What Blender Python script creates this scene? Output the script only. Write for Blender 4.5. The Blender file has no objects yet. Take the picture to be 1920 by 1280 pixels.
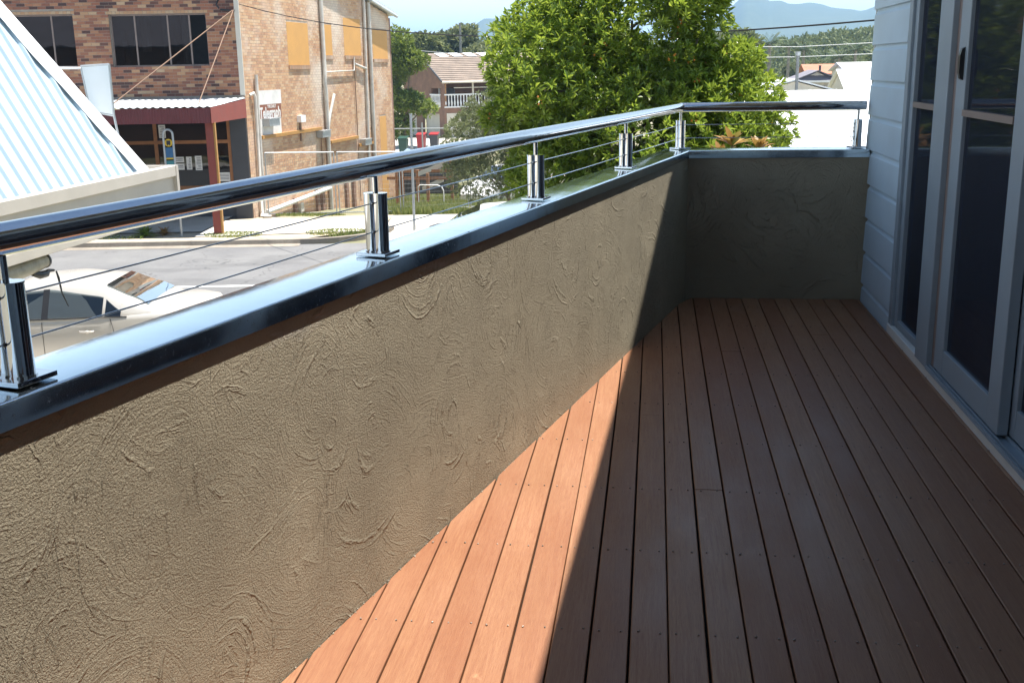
import bpy, math, random
import numpy as np
from mathutils import Vector, Matrix

random.seed(7)
rng = np.random.default_rng(7)
scene = bpy.context.scene
COL = scene.collection

# ------------------------------------------------------------------ camera
cam_d = bpy.data.cameras.new('camera')
cam = bpy.data.objects.new('camera', cam_d)
COL.objects.link(cam)
FWD = Vector((-0.12804574, 0.96100, -0.24520)).normalized()
# rows: world axes expressed in the camera frame (right, down, forward)
_f = 2030.0
_vb = Vector((270, -518, _f)).normalized()
_dn = Vector((140, (270*140 + _f*_f)/518, _f)).normalized()
_Y, _Z = _vb, -_dn
_X = _Y.cross(_Z)
rt = Vector((_X[0], _Y[0], _Z[0])); dn = Vector((_X[1], _Y[1], _Z[1])); fw = Vector((_X[2], _Y[2], _Z[2]))
m = Matrix.Identity(4)
for i in range(3):
    m[i][0] = rt[i]; m[i][1] = -dn[i]; m[i][2] = -fw[i]
m[0][3], m[1][3], m[2][3] = 0.0, 0.0, 1.27
cam.matrix_world = m
cam_d.sensor_width = 36.0
cam_d.lens = _f/1920*36.0
cam_d.clip_start = 0.05
cam_d.clip_end = 9000
scene.camera = cam

# ------------------------------------------------------------------ sun, sky, exposure
SUN_DIR = Vector((0.206, 0.12, 1.0)).normalized()
sun_d = bpy.data.lights.new('sun', 'SUN')
sun_d.energy = 5.0
sun_d.angle = math.radians(0.5)
sun_d.color = (1.0, 0.955, 0.88)
sun = bpy.data.objects.new('sun', sun_d)
sun.rotation_euler = SUN_DIR.to_track_quat('Z', 'Y').to_euler()
sun.location = (10, 5, 40)
COL.objects.link(sun)

world = bpy.data.worlds.new('World')
scene.world = world
world.use_nodes = True
wn = world.node_tree
wn.nodes.clear()
def _wn(t, **k):
    n = wn.nodes.new(t)
    for a, b in k.items(): setattr(n, a, b)
    return n
sky = _wn('ShaderNodeTexSky', sky_type='NISHITA', sun_disc=False)
sky.sun_elevation = math.asin(SUN_DIR.z)
sky.sun_rotation = math.atan2(SUN_DIR.x, SUN_DIR.y)
sky.air_density = 1.0; sky.dust_density = 0.5; sky.ozone_density = 2.0
bg = _wn('ShaderNodeBackground'); bg.inputs['Strength'].default_value = 0.050
wo = _wn('ShaderNodeOutputWorld')
tc = _wn('ShaderNodeTexCoord'); mp = _wn('ShaderNodeMapping'); mp.inputs['Scale'].default_value = (1.0, 1.0, 3.2)
nz = _wn('ShaderNodeTexNoise'); nz.inputs['Scale'].default_value = 2.6; nz.inputs['Detail'].default_value = 7; nz.inputs['Roughness'].default_value = 0.55
sep = _wn('ShaderNodeSeparateXYZ')
mr1 = _wn('ShaderNodeMapRange'); mr1.inputs[1].default_value = 0.50; mr1.inputs[2].default_value = 0.72
mr2 = _wn('ShaderNodeMapRange'); mr2.inputs[1].default_value = 0.02; mr2.inputs[2].default_value = 0.16; mr2.inputs[3].default_value = 1.0; mr2.inputs[4].default_value = 0.0
mul = _wn('ShaderNodeMath', operation='MULTIPLY'); 
mr3 = _wn('ShaderNodeMapRange'); mr3.inputs[1].default_value = 0.0; mr3.inputs[2].default_value = 0.55; mr3.inputs[3].default_value = 0.85; mr3.inputs[4].default_value = 0.0
mx = _wn('ShaderNodeMath', operation='MAXIMUM')
mix = _wn('ShaderNodeMix', data_type='RGBA'); mix.inputs['B'].default_value = (13.0, 15.6, 17.4, 1)
L = wn.links.new
L(tc.outputs['Generated'], mp.inputs[0]); L(mp.outputs[0], nz.inputs['Vector']); L(tc.outputs['Generated'], sep.inputs[0])
L(nz.outputs['Fac'], mr1.inputs[0]); L(sep.outputs['Z'], mr2.inputs[0]); L(sep.outputs['Z'], mr3.inputs[0])
L(mr1.outputs[0], mul.inputs[0]); L(mr2.outputs[0], mul.inputs[1]); L(mul.outputs[0], mx.inputs[0]); L(mr3.outputs[0], mx.inputs[1])
mix2 = _wn('ShaderNodeMix', data_type='RGBA'); mix2.inputs['B'].default_value = (19.0, 20.0, 20.6, 1)
mr4 = _wn('ShaderNodeMapRange'); mr4.inputs[1].default_value = 0.0; mr4.inputs[2].default_value = 0.19; mr4.inputs[3].default_value = 1.0; mr4.inputs[4].default_value = 0.0
L(sep.outputs['Z'], mr4.inputs[0]); L(mr4.outputs[0], mix2.inputs['Factor'])
L(mx.outputs[0], mix.inputs['Factor']); L(sky.outputs[0], mix.inputs['A']); L(mix.outputs['Result'], mix2.inputs['A']); L(mix2.outputs['Result'], bg.inputs['Color']); L(bg.outputs[0], wo.inputs[0])

scene.view_settings.view_transform = 'Standard'
scene.view_settings.look = 'None'
scene.view_settings.gamma = 1.0
scene.view_settings.use_curve_mapping = False
scene.view_settings.exposure = 1.30
scene.render.engine = 'CYCLES'
scene.cycles.use_denoising = True
scene.cycles.max_bounces = 10
scene.cycles.diffuse_bounces = 4
scene.cycles.glossy_bounces = 5
scene.cycles.transmission_bounces = 6
scene.cycles.transparent_max_bounces = 16
scene.cycles.volume_bounces = 0
scene.cycles.sample_clamp_indirect = 6.0
scene.cycles.caustics_reflective = False
scene.cycles.caustics_refractive = False

# ------------------------------------------------------------------ object helpers
def tag(o, label=None, cat=None, group=None, kind=None, category=None):
    cat = cat or category
    if label: o['label'] = label
    if cat: o['category'] = cat
    if group: o['group'] = group
    if kind: o['kind'] = kind
    return o

def empty(name, loc, label=None, cat=None, group=None, kind=None):
    o = bpy.data.objects.new(name, None)
    o.location = loc
    o.empty_display_size = 0.2
    COL.objects.link(o)
    o.matrix_world = Matrix.Translation(Vector(loc))
    return tag(o, label, cat, group, kind)

def origin_of(o):
    p = Vector((0, 0, 0))
    while o is not None:
        p += o.location
        o = o.parent
    return p

class Frame:
    def __init__(s, o, ex=(1, 0, 0), ey=(0, 1, 0), ez=(0, 0, 1)):
        s.o = Vector(o); s.x = Vector(ex).normalized(); s.y = Vector(ey).normalized(); s.z = Vector(ez).normalized()
    def p(s, a, b, c):
        return s.o + s.x*a + s.y*b + s.z*c
W = Frame((0, 0, 0))

class MB:
    """collects shapes in world space, then links them as one mesh object"""
    def __init__(s):
        s.v = []; s.f = []; s.uv = []; s.tone = []; s.smooth = []
    def add(s, vs, fs, tone=0.5, smooth=False, uv=None):
        b = len(s.v)
        s.v += [tuple(v) for v in vs]
        for i, f in enumerate(fs):
            s.f.append(tuple(b+k for k in f)); s.tone.append(tone); s.smooth.append(smooth)
            s.uv.append(uv[i] if uv else None)
        return s
    def box(s, fr, x, y, z, tone=0.5, skip=()):
        P = [fr.p(x[i], y[j], z[k]) for i in (0, 1) for j in (0, 1) for k in (0, 1)]
        F = {'x0': (0, 1, 3, 2), 'x1': (4, 6, 7, 5), 'y0': (0, 4, 5, 1), 'y1': (2, 3, 7, 6), 'z0': (0, 2, 6, 4), 'z1': (1, 5, 7, 3)}
        return s.add(P, [F[k] for k in F if k not in skip], tone)
    def bevbox(s, fr, x, y, z, b, tone=0.5):
        """box whose four long top and bottom edges along y are chamfered"""
        x0, x1 = x; z0, z1 = z
        prof = [(x0+b, z0), (x1-b, z0), (x1, z0+b), (x1, z1-b), (x1-b, z1), (x0+b, z1), (x0, z1-b), (x0, z0+b)]
        return s.extrude(fr, prof, y, tone)
    def extrude(s, fr, prof, y, tone=0.5, smooth=False, caps=True):
        n = len(prof)
        P = [fr.p(a, y[0], c) for a, c in prof] + [fr.p(a, y[1], c) for a, c in prof]
        F = [(i, (i+1) % n, n+(i+1) % n, n+i) for i in range(n)]
        s.add(P, F, tone, smooth)
        if caps:
            s.add(P, [tuple(range(n))[::-1], tuple(range(n, 2*n))], tone)
        return s
    def poly(s, pts, tone=0.5, uv=None):
        return s.add(pts, [tuple(range(len(pts)))], tone, uv=[uv] if uv else None)
    def tube(s, pts, r, n=8, tone=0.5, caps=True, smooth=True):
        pts = [Vector(p) for p in pts]
        rs = r if isinstance(r, (list, tuple)) else [r]*len(pts)
        rings = []
        t0 = (pts[1]-pts[0]).normalized()
        a = Vector((0, 0, 1)) if abs(t0.z) < 0.9 else Vector((1, 0, 0))
        u = t0.cross(a).normalized()
        for i, p in enumerate(pts):
            if i == 0: t = t0
            elif i == len(pts)-1: t = (pts[i]-pts[i-1]).normalized()
            else: t = ((pts[i]-pts[i-1]).normalized() + (pts[i+1]-pts[i]).normalized()).normalized()
            u = (u - t*u.dot(t)).normalized(); w = t.cross(u)
            rings.append([p + (u*math.cos(2*math.pi*k/n) + w*math.sin(2*math.pi*k/n))*rs[i] for k in range(n)])
        V = [q for rg in rings for q in rg]
        F = []
        for i in range(len(rings)-1):
            for k in range(n):
                F.append((i*n+k, i*n+(k+1) % n, (i+1)*n+(k+1) % n, (i+1)*n+k))
        s.add(V, F, tone, smooth)
        if caps:
            m_ = (len(rings)-1)*n
            s.add(V, [tuple(range(n))[::-1], tuple(range(m_, m_+n))], tone)
        return s
    def sphere(s, c, r, n=8, m=6, tone=0.5, sq=(1, 1, 1)):
        c = Vector(c); V = []; F = []
        for i in range(m+1):
            a = math.pi*i/m
            for k in range(n):
                b = 2*math.pi*k/n
                V.append(c + Vector((math.sin(a)*math.cos(b)*sq[0], math.sin(a)*math.sin(b)*sq[1], math.cos(a)*sq[2]))*r)
        for i in range(m):
            for k in range(n):
                F.append((i*n+k, (i+1)*n+k, (i+1)*n+(k+1) % n, i*n+(k+1) % n))
        return s.add(V, F, tone, True)
    def build(s, name, mat, parent=None, loc=None, bevel=0, **tags):
        org = origin_of(parent) if parent is not None else (Vector(loc) if loc is not None else Vector((0, 0, 0)))
        me = bpy.data.meshes.new(name)
        me.from_pydata([(x-org.x, y-org.y, z-org.z) for x, y, z in s.v], [], s.f)
        me.materials.append(mat)
        at = me.attributes.new('tone', 'FLOAT', 'FACE')
        at.data.foreach_set('value', np.array(s.tone, dtype=np.float32))
        me.polygons.foreach_set('use_smooth', np.array(s.smooth, dtype=bool))
        if any(u is not None for u in s.uv):
            ul = me.uv_layers.new(name='UVMap')
            for p in me.polygons:
                u = s.uv[p.index]
                if u:
                    for k, li in enumerate(p.loop_indices): ul.data[li].uv = u[k]
        me.update()
        o = bpy.data.objects.new(name, me)
        COL.objects.link(o)
        if parent is not None: o.parent = parent
        elif loc is not None: o.location = loc
        if bevel:
            b = o.modifiers.new('bevel', 'BEVEL'); b.width = bevel; b.segments = 2; b.limit_method = 'ANGLE'
        tag(o, **tags)
        return o

def copy_tree(o, parent=None):
    c = o.copy(); COL.objects.link(c); c.parent = parent
    for ch in list(o.children): copy_tree(ch, c)
    return c

def np_mesh(name, V, F, mat, parent=None, tone=None, smooth=False, loc=None, extra=None, **tags):
    """fast mesh from numpy arrays; F is (n,k) of one size"""
    org = np.array(origin_of(parent)) if parent is not None else (np.array(loc) if loc is not None else np.zeros(3))
    me = bpy.data.meshes.new(name)
    V = (np.asarray(V, dtype=np.float32)-org.astype(np.float32))
    F = np.asarray(F, dtype=np.int32)
    n, k = F.shape
    me.vertices.add(len(V)); me.vertices.foreach_set('co', V.ravel())
    me.loops.add(n*k); me.loops.foreach_set('vertex_index', F.ravel())
    me.polygons.add(n)
    me.polygons.foreach_set('loop_start', np.arange(0, n*k, k, dtype=np.int32))
    me.polygons.foreach_set('loop_total', np.full(n, k, dtype=np.int32))
    me.polygons.foreach_set('use_smooth', np.full(n, smooth, dtype=bool))
    me.materials.append(mat)
    if tone is not None:
        a = me.attributes.new('tone', 'FLOAT', 'FACE'); a.data.foreach_set('value', np.asarray(tone, dtype=np.float32))
    me.update(calc_edges=True)
    o = bpy.data.objects.new(name, me); COL.objects.link(o)
    if parent is not None: o.parent = parent
    elif loc is not None: o.location = loc
    return tag(o, **tags)

# ------------------------------------------------------------------ materials
class MN:
    def __init__(s, name):
        s.m = bpy.data.materials.new(name); s.m.use_nodes = True
        s.t = s.m.node_tree; s.t.nodes.clear()
        s.out = s.t.nodes.new('ShaderNodeOutputMaterial')
        s.b = s.t.nodes.new('ShaderNodeBsdfPrincipled')
        s.t.links.new(s.b.outputs[0], s.out.inputs[0])
    def n(s, t, ins=None, **k):
        x = s.t.nodes.new(t)
        for a, b in k.items(): setattr(x, a, b)
        for a, b in (ins or {}).items(): s.put(x.inputs[a], b)
        return x
    def put(s, sock, val):
        if isinstance(val, bpy.types.NodeSocket): s.t.links.new(val, sock)
        else: sock.default_value = val
    def set(s, **k):
        for a, b in k.items(): s.put(s.b.inputs[a.replace('_', ' ')], b)
    def obj(s): return s.n('ShaderNodeTexCoord').outputs['Object']
    def geo(s): return s.n('ShaderNodeNewGeometry').outputs['Position']
    def uv(s): return s.n('ShaderNodeTexCoord').outputs['UV']
    def map(s, v, sc=(1, 1, 1), loc=(0, 0, 0)):
        return s.n('ShaderNodeMapping', {'Vector': v, 'Scale': sc, 'Location': loc}).outputs[0]
    def noise(s, v, sc, det=4, rough=0.5, dist=0.0, w=None):
        x = s.n('ShaderNodeTexNoise', {'Vector': v, 'Scale': sc, 'Detail': det, 'Roughness': rough, 'Distortion': dist})
        return x.outputs['Fac']
    def rng(s, v, a, b, c=0.0, d=1.0, smooth=False):
        x = s.n('ShaderNodeMapRange', {0: v, 1: a, 2: b, 3: c, 4: d})
        if smooth: x.interpolation_type = 'SMOOTHSTEP'
        return x.outputs[0]
    def mix(s, f, a, b):
        x = s.n('ShaderNodeMix', data_type='RGBA')
        s.put(x.inputs['Factor'], f); s.put(x.inputs['A'], c4(a)); s.put(x.inputs['B'], c4(b))
        return x.outputs['Result']
    def math(s, op, a, b=0.0, clamp=False):
        x = s.n('ShaderNodeMath', operation=op); x.use_clamp = clamp
        s.put(x.inputs[0], a); s.put(x.inputs[1], b)
        return x.outputs[0]
    def ramp(s, f, stops):
        x = s.n('ShaderNodeValToRGB'); e = x.color_ramp.elements
        while len(e) < len(stops): e.new(0.5)
        for i, (p, c) in enumerate(stops): e[i].position = p; e[i].color = c4(c)
        s.put(x.inputs[0], f); return x.outputs[0]
    def attr(s, a='tone'):
        return s.n('ShaderNodeAttribute', attribute_name=a, attribute_type='GEOMETRY').outputs['Fac']
    def rand(s): return s.n('ShaderNodeObjectInfo').outputs['Random']
    def bump(s, h, dist, strength=1.0):
        x = s.n('ShaderNodeBump', {'Height': h, 'Distance': dist, 'Strength': strength})
        s.put(s.b.inputs['Normal'], x.outputs[0]); return x.outputs[0]

def c4(c):
    if isinstance(c, (tuple, list)) and len(c) == 3: return (c[0], c[1], c[2], 1)
    return c

def simple(name, col, rough=0.6, metal=0.0, var=0.12, vs=6.0, bump=0.0, bs=80.0, spec=0.5):
    """one base colour with soft blotchy variation, slight roughness change and grain"""
    s = MN(name); p = s.obj()
    n = s.noise(p, vs, 5, 0.6)
    a = tuple(max(0, c*(1-var)) for c in col); b = tuple(min(1, c*(1+var)) for c in col)
    s.set(Base_Color=s.mix(s.rng(n, 0.3, 0.7), a, b), Metallic=metal, Roughness=s.rng(n, 0.2, 0.8, max(0, rough-0.06), min(1, rough+0.06)))
    s.b.inputs['Specular IOR Level'].default_value = spec
    if bump: s.bump(s.noise(p, bs, 3), bump)
    return s.m

def mat_steel(name, rough=0.05, col=(0.62, 0.63, 0.65)):
    s = MN(name); p = s.obj()
    n = s.noise(p, 14, 5, 0.6)
    f = s.noise(s.map(p, (1, 1, 1)), 120, 3, 0.6)
    s.set(Base_Color=s.mix(s.rng(n, 0.35, 0.7), tuple(c*0.93 for c in col), col), Metallic=1.0,
          Roughness=s.math('ADD', s.rng(n, 0.4, 0.75, rough, rough+0.05), s.rng(f, 0.60, 0.74, 0, 0.16)))
    s.bump(s.noise(p, 7, 2), 0.0006)
    return s.m

def mat_wood_deck():
    s = MN('merbau_decking'); o = s.obj(); r = s.rand()
    off = s.n('ShaderNodeCombineXYZ', {0: s.math('MULTIPLY', r, 37.0), 1: s.math('MULTIPLY', r, 91.0), 2: 0.0}).outputs[0]
    p = s.n('ShaderNodeVectorMath', {0: o, 1: off}, operation='ADD').outputs[0]
    grain = s.noise(s.map(p, (140, 5.0, 20)), 1.0, 6, 0.65, 0.6)
    fine = s.noise(s.map(p, (900, 26, 60)), 1.0, 3, 0.6)
    blot = s.noise(s.map(p, (5, 1.8, 1)), 1.0, 4, 0.6)
    wide = s.noise(s.map(o, (2.2, 1.6, 1)), 1.0, 3, 0.5)
    base = s.ramp(s.math('ADD', s.math('ADD', s.math('MULTIPLY', r, 0.42), 0.06), s.math('MULTIPLY', blot, 0.46)),
                  [(0.08, (0.215, 0.086, 0.046)), (0.36, (0.285, 0.140, 0.074)), (0.62, (0.352, 0.190, 0.104)), (0.95, (0.425, 0.256, 0.142))])
    c = s.mix(s.rng(grain, 0.35, 0.7, 0, 0.62), base, (0.205, 0.078, 0.042))
    c = s.mix(s.rng(fine, 0.46, 0.74, 0, 0.55), c, (0.14, 0.05, 0.03))
    c = s.mix(s.rng(wide, 0.45, 0.70, 0, 0.16), c, (0.27, 0.17, 0.10))
    stain = s.noise(s.map(o, (9, 6, 1)), 1.0, 5, 0.7)
    c = s.mix(s.rng(stain, 0.66, 0.76, 0, 0.35), c, (0.62, 0.36, 0.20))
    s.set(Base_Color=c, Roughness=s.rng(blot, 0.3, 0.7, 0.34, 0.55))
    s.b.inputs['Specular IOR Level'].default_value = 0.4
    h = s.math('ADD', s.math('MULTIPLY', grain, 0.6), s.math('MULTIPLY', fine, 0.5))
    s.bump(h, 0.0009)
    return s.m

def swirl(s, p, scale, rf, seed, af=0.9):
    """trowel arcs: noise drawn out round the centres of large voronoi cells"""
    w = s.n('ShaderNodeTexNoise', {'Vector': p, 'Scale': 2.0, 'Detail': 1.5})
    wv = s.n('ShaderNodeVectorMath', {0: w.outputs['Color'], 1: (0.5, 0.5, 0.5)}, operation='SUBTRACT').outputs[0]
    wv = s.n('ShaderNodeVectorMath', {0: wv, 'Scale': 0.20}, operation='SCALE').outputs[0]
    q = s.n('ShaderNodeVectorMath', {0: p, 1: wv}, operation='ADD').outputs[0]
    q = s.n('ShaderNodeVectorMath', {0: q, 1: (seed, seed*1.7, 0)}, operation='ADD').outputs[0]
    v = s.n('ShaderNodeTexVoronoi', {'Vector': q, 'Scale': scale, 'Randomness': 1.0}, voronoi_dimensions='2D')
    d = s.n('ShaderNodeVectorMath', {0: q, 1: v.outputs['Position']}, operation='SUBTRACT').outputs[0]
    ln = s.n('ShaderNodeVectorMath', {0: d}, operation='LENGTH').outputs['Value']
    nd = s.n('ShaderNodeVectorMath', {0: d}, operation='NORMALIZE').outputs[0]
    sx = s.n('ShaderNodeSeparateXYZ', {0: nd})
    sc = s.n('ShaderNodeSeparateColor', {0: v.outputs['Color']})
    jit = s.math('MULTIPLY', s.noise(p, 55, 2, 0.5), 0.010)
    r2 = s.math('ADD', s.math('MULTIPLY', s.math('ADD', ln, jit), rf), s.math('MULTIPLY', sc.outputs[0], 57.0))
    co = s.n('ShaderNodeCombineXYZ', {0: r2, 1: s.math('MULTIPLY', sx.outputs[0], af), 2: s.math('MULTIPLY', sx.outputs[1], af)}).outputs[0]
    n = s.noise(co, 1.0, 3, 0.6)
    return s.rng(n, 0.56, 0.70, 0.0, 1.0, smooth=True), s.rng(n, 0.30, 0.45, -1.0, 0.0)

def mat_render():
    s = MN('trowelled_acrylic_render'); p = s.uv()
    a, a2 = swirl(s, p, 2.9, 150.0, 0.0)
    b, b2 = swirl(s, p, 4.4, 210.0, 11.3, 1.2)
    c_, c2 = swirl(s, p, 2.5, 48.0, 23.9, 0.55)
    mk = s.noise(p, 4.5, 3, 0.6); mk2 = s.noise(s.map(p, (1, 1, 1), (5, 9, 0)), 6.0, 3, 0.6); mk3 = s.noise(s.map(p, (1, 1, 1), (15, 3, 0)), 3.6, 3, 0.6)
    A = s.math('MULTIPLY', s.math('ADD', a, s.math('MULTIPLY', a2, 0.5)), s.rng(mk, 0.40, 0.56, 0.15, 1.0))
    B = s.math('MULTIPLY', s.math('ADD', b, s.math('MULTIPLY', b2, 0.5)), s.rng(mk2, 0.43, 0.58, 0.05, 0.8))
    C = s.math('MULTIPLY', c_, s.rng(mk3, 0.47, 0.55, 0.0, 1.9))
    brk = s.rng(s.noise(p, 60, 3, 0.6), 0.36, 0.56, 0.15, 1.0)
    strokes = s.math('MULTIPLY', s.math('ADD', s.math('ADD', A, B), C), brk)
    g1 = s.noise(p, 430, 2, 0.6); g2 = s.noise(p, 210, 3, 0.65, 0.4); g3 = s.noise(s.map(p, (1, 1, 1), (3, 3, 0)), 9, 3, 0.5)
    gm = s.rng(s.noise(p, 3.0, 3, 0.5), 0.35, 0.65, 0.6, 1.3)
    grit = s.math('MULTIPLY', s.math('ADD', s.math('MULTIPLY', g1, 0.35), s.math('MULTIPLY', g2, 1.15)), gm)
    h = s.math('ADD', s.math('ADD', s.math('MULTIPLY', strokes, 0.68), grit), s.math('MULTIPLY', g3, 0.9))
    t = s.noise(p, 2.2, 4, 0.55)
    col = s.mix(s.rng(t, 0.3, 0.7), (0.345, 0.298, 0.212), (0.400, 0.348, 0.252))
    col = s.mix(s.rng(g2, 0.55, 0.8, 0, 0.25), col, (0.50, 0.44, 0.34))
    # a few pale efflorescence smears just under the capping
    z = s.n('ShaderNodeSeparateXYZ', {0: p}).outputs[1]
    sm = s.noise(s.map(p, (3.0, 14, 1)), 1.0, 5, 0.7)
    sm = s.math('MULTIPLY', s.rng(sm, 0.60, 0.72), s.rng(z, 0.66, 0.75))
    col = s.mix(s.math('MULTIPLY', sm, 0.6), col, (0.62, 0.58, 0.52))
    s.set(Base_Color=col, Roughness=0.85)
    s.b.inputs['Specular IOR Level'].default_value = 0.3
    s.bump(h, 0.0078)
    return s.m

def mat_brick(name, sun_wash=0.0, sun_tint=0.0):
    s = MN(name); t = s.attr(); p = s.geo()
    c = s.ramp(t, [(0.0, (0.060, 0.034, 0.034)), (0.12, (0.110, 0.055, 0.045)), (0.26, (0.205, 0.085, 0.060)), (0.42, (0.300, 0.125, 0.078)),
                   (0.60, (0.365, 0.165, 0.090)), (0.78, (0.420, 0.225, 0.125)), (0.92, (0.480, 0.290, 0.160)), (1.0, (0.500, 0.360, 0.230))])
    n = s.noise(p, 9.0, 5, 0.6); n2 = s.noise(p, 60, 4, 0.6)
    c = s.mix(s.rng(n2, 0.4, 0.75, 0, 0.35), c, (0.20, 0.12, 0.09))
    if sun_tint: c = s.mix(sun_tint, c, (0.85, 0.56, 0.34))  # even pale tint that paints sunlight into the brick
    if sun_wash:  # pale blotches that add to the painted sun
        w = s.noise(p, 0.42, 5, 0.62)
        c = s.mix(s.rng(w, 0.48, 0.68, 0, sun_wash), c, (0.74, 0.65, 0.55))
    s.set(Base_Color=c, Roughness=0.9)
    s.bump(n2, 0.004)
    return s.m

def mat_glass(name, tint=(0.55, 0.58, 0.60), ior=1.5, refl=1.0, rough=0.0, screen=None):
    s = MN(name)
    s.t.nodes.remove(s.b)
    tr = s.n('ShaderNodeBsdfTransparent', {'Color': c4(tint)})
    gl = s.n('ShaderNodeBsdfGlossy', {'Color': (1, 1, 1, 1), 'Roughness': rough})
    nn = s.noise(s.obj(), 1.3, 2, 0.5)
    bp = s.n('ShaderNodeBump', {'Height': nn, 'Distance': 0.004, 'Strength': 0.4})
    s.t.links.new(bp.outputs[0], gl.inputs['Normal'])
    fr = s.n('ShaderNodeFresnel', {'IOR': ior})
    f = s.math('MULTIPLY', s.math('ADD', fr.outputs[0], 0.03), refl, clamp=True)
    mxs = s.n('ShaderNodeMixShader', {0: f})
    if screen:      # fly screen mesh in front of the pane
        df = s.n('ShaderNodeBsdfDiffuse', {'Color': c4(screen)})
        ms = s.n('ShaderNodeMixShader', {0: 0.5}); s.t.links.new(tr.outputs[0], ms.inputs[1]); s.t.links.new(df.outputs[0], ms.inputs[2])
        tr = ms
    s.t.links.new(tr.outputs[0], mxs.inputs[1]); s.t.links.new(gl.outputs[0], mxs.inputs[2])
    s.t.links.new(mxs.outputs[0], s.out.inputs[0])
    return s.m

def mat_leaf(name, dark, mid, light, gloss=0.35, trans=0.25, old=None):
    s = MN(name); t = s.attr()
    stops = [(0.0, dark), (0.5, mid), (0.92, light), (1.0, old or light)]
    c = s.ramp(t, stops)
    s.set(Base_Color=c, Roughness=gloss)
    tl = s.n('ShaderNodeBsdfTranslucent'); s.put(tl.inputs[0], s.mix(0.5, c, c4((light[0]*1.3, light[1]*1.3, light[2]))))
    mxs = s.n('ShaderNodeMixShader', {0: trans})
    s.t.links.new(s.b.outputs[0], mxs.inputs[1]); s.t.links.new(tl.outputs[0], mxs.inputs[2]); s.t.links.new(mxs.outputs[0], s.out.inputs[0])
    return s.m

def mat_ground(name, a, b, sc=1.2, fine=60, rough=0.9, bump=0.01, patch=None):
    s = MN(name); p = s.geo()
    n = s.noise(p, sc, 6, 0.6); f = s.noise(p, fine, 4, 0.65)
    c = s.mix(s.rng(n, 0.35, 0.65), a, b)
    c = s.mix(s.rng(f, 0.45, 0.7, 0, 0.4), c, tuple(x*0.65 for x in a))
    if patch:
        q = s.noise(s.map(p, (1, 1, 1), (31, 7, 0)), 0.35, 5, 0.6)
        c = s.mix(s.rng(q, 0.55, 0.62, 0, 0.9), c, patch)
    s.set(Base_Color=c, Roughness=rough)
    s.b.inputs['Specular IOR Level'].default_value = 0.3
    s.bump(f, bump)
    return s.m

M = {}
M['steel'] = mat_steel('polished_stainless_steel', 0.035)
M['cap'] = mat_steel('bright_steel_capping', 0.10, (0.72, 0.81, 0.86))
M['wood'] = mat_wood_deck()
M['render'] = mat_render()
M['frame'] = simple('pale_grey_powdercoat', (0.27, 0.33, 0.38), 0.45, 0.0, 0.05)
M['frame2'] = simple('bronze_rail', (0.22, 0.17, 0.15), 0.5)
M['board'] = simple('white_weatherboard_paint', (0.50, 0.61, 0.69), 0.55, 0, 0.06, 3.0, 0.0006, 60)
M['plinth'] = simple('cream_plinth_paint', (0.72, 0.72, 0.68), 0.6, 0, 0.06, 5.0, 0.001, 40)
M['dark'] = simple('dark_underside', (0.02, 0.018, 0.016), 0.9)
M['soffit'] = simple('grey_soffit', (0.30, 0.31, 0.32), 0.7)
M['black'] = simple('black_plastic', (0.015, 0.015, 0.017), 0.4)
M['white'] = simple('white_paint', (0.80, 0.81, 0.82), 0.5, 0, 0.04)
M['glass'] = mat_glass('screened_door_glass', (0.34, 0.36, 0.38), 1.45, 0.26, 0.03, (0.045, 0.055, 0.080))
M['curtain'] = simple('grey_curtain', (0.34, 0.33, 0.34), 0.9, 0, 0.2, 3)
M['room'] = simple('room_wall', (0.10, 0.10, 0.11), 0.9)
M['screw'] = simple('galvanised_screw', (0.30, 0.25, 0.22), 0.5, 0.5)
M['grime'] = simple('loose_mortar_dust', (0.30, 0.27, 0.22), 0.95)
M['brick'] = mat_brick('mottled_brick', 0.0)
M['brick_side'] = mat_brick('sunlit_brick', 0.8, 0.38)  # front brick again, coloured paler for the sunlit side wall

# ================================================================== BALCONY
# side parapet line: x = -1.254 + 0.2377 y  (inner face)
PS = 0.2377
pd = Vector((PS, 1, 0)).normalized()            # along the parapet, away from camera
pin = Vector((pd.y, -pd.x, 0))                  # towards the deck
def pl(y, off=0.0, z=0.0):                      # point on the parapet at world y; off>0 is towards the street
    q = Vector((-1.254+PS*y, y, z)) - pin*off
    return q
YF = 6.04                                        # inner face of the far parapet
XH = 1.14                                        # house wall

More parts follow.
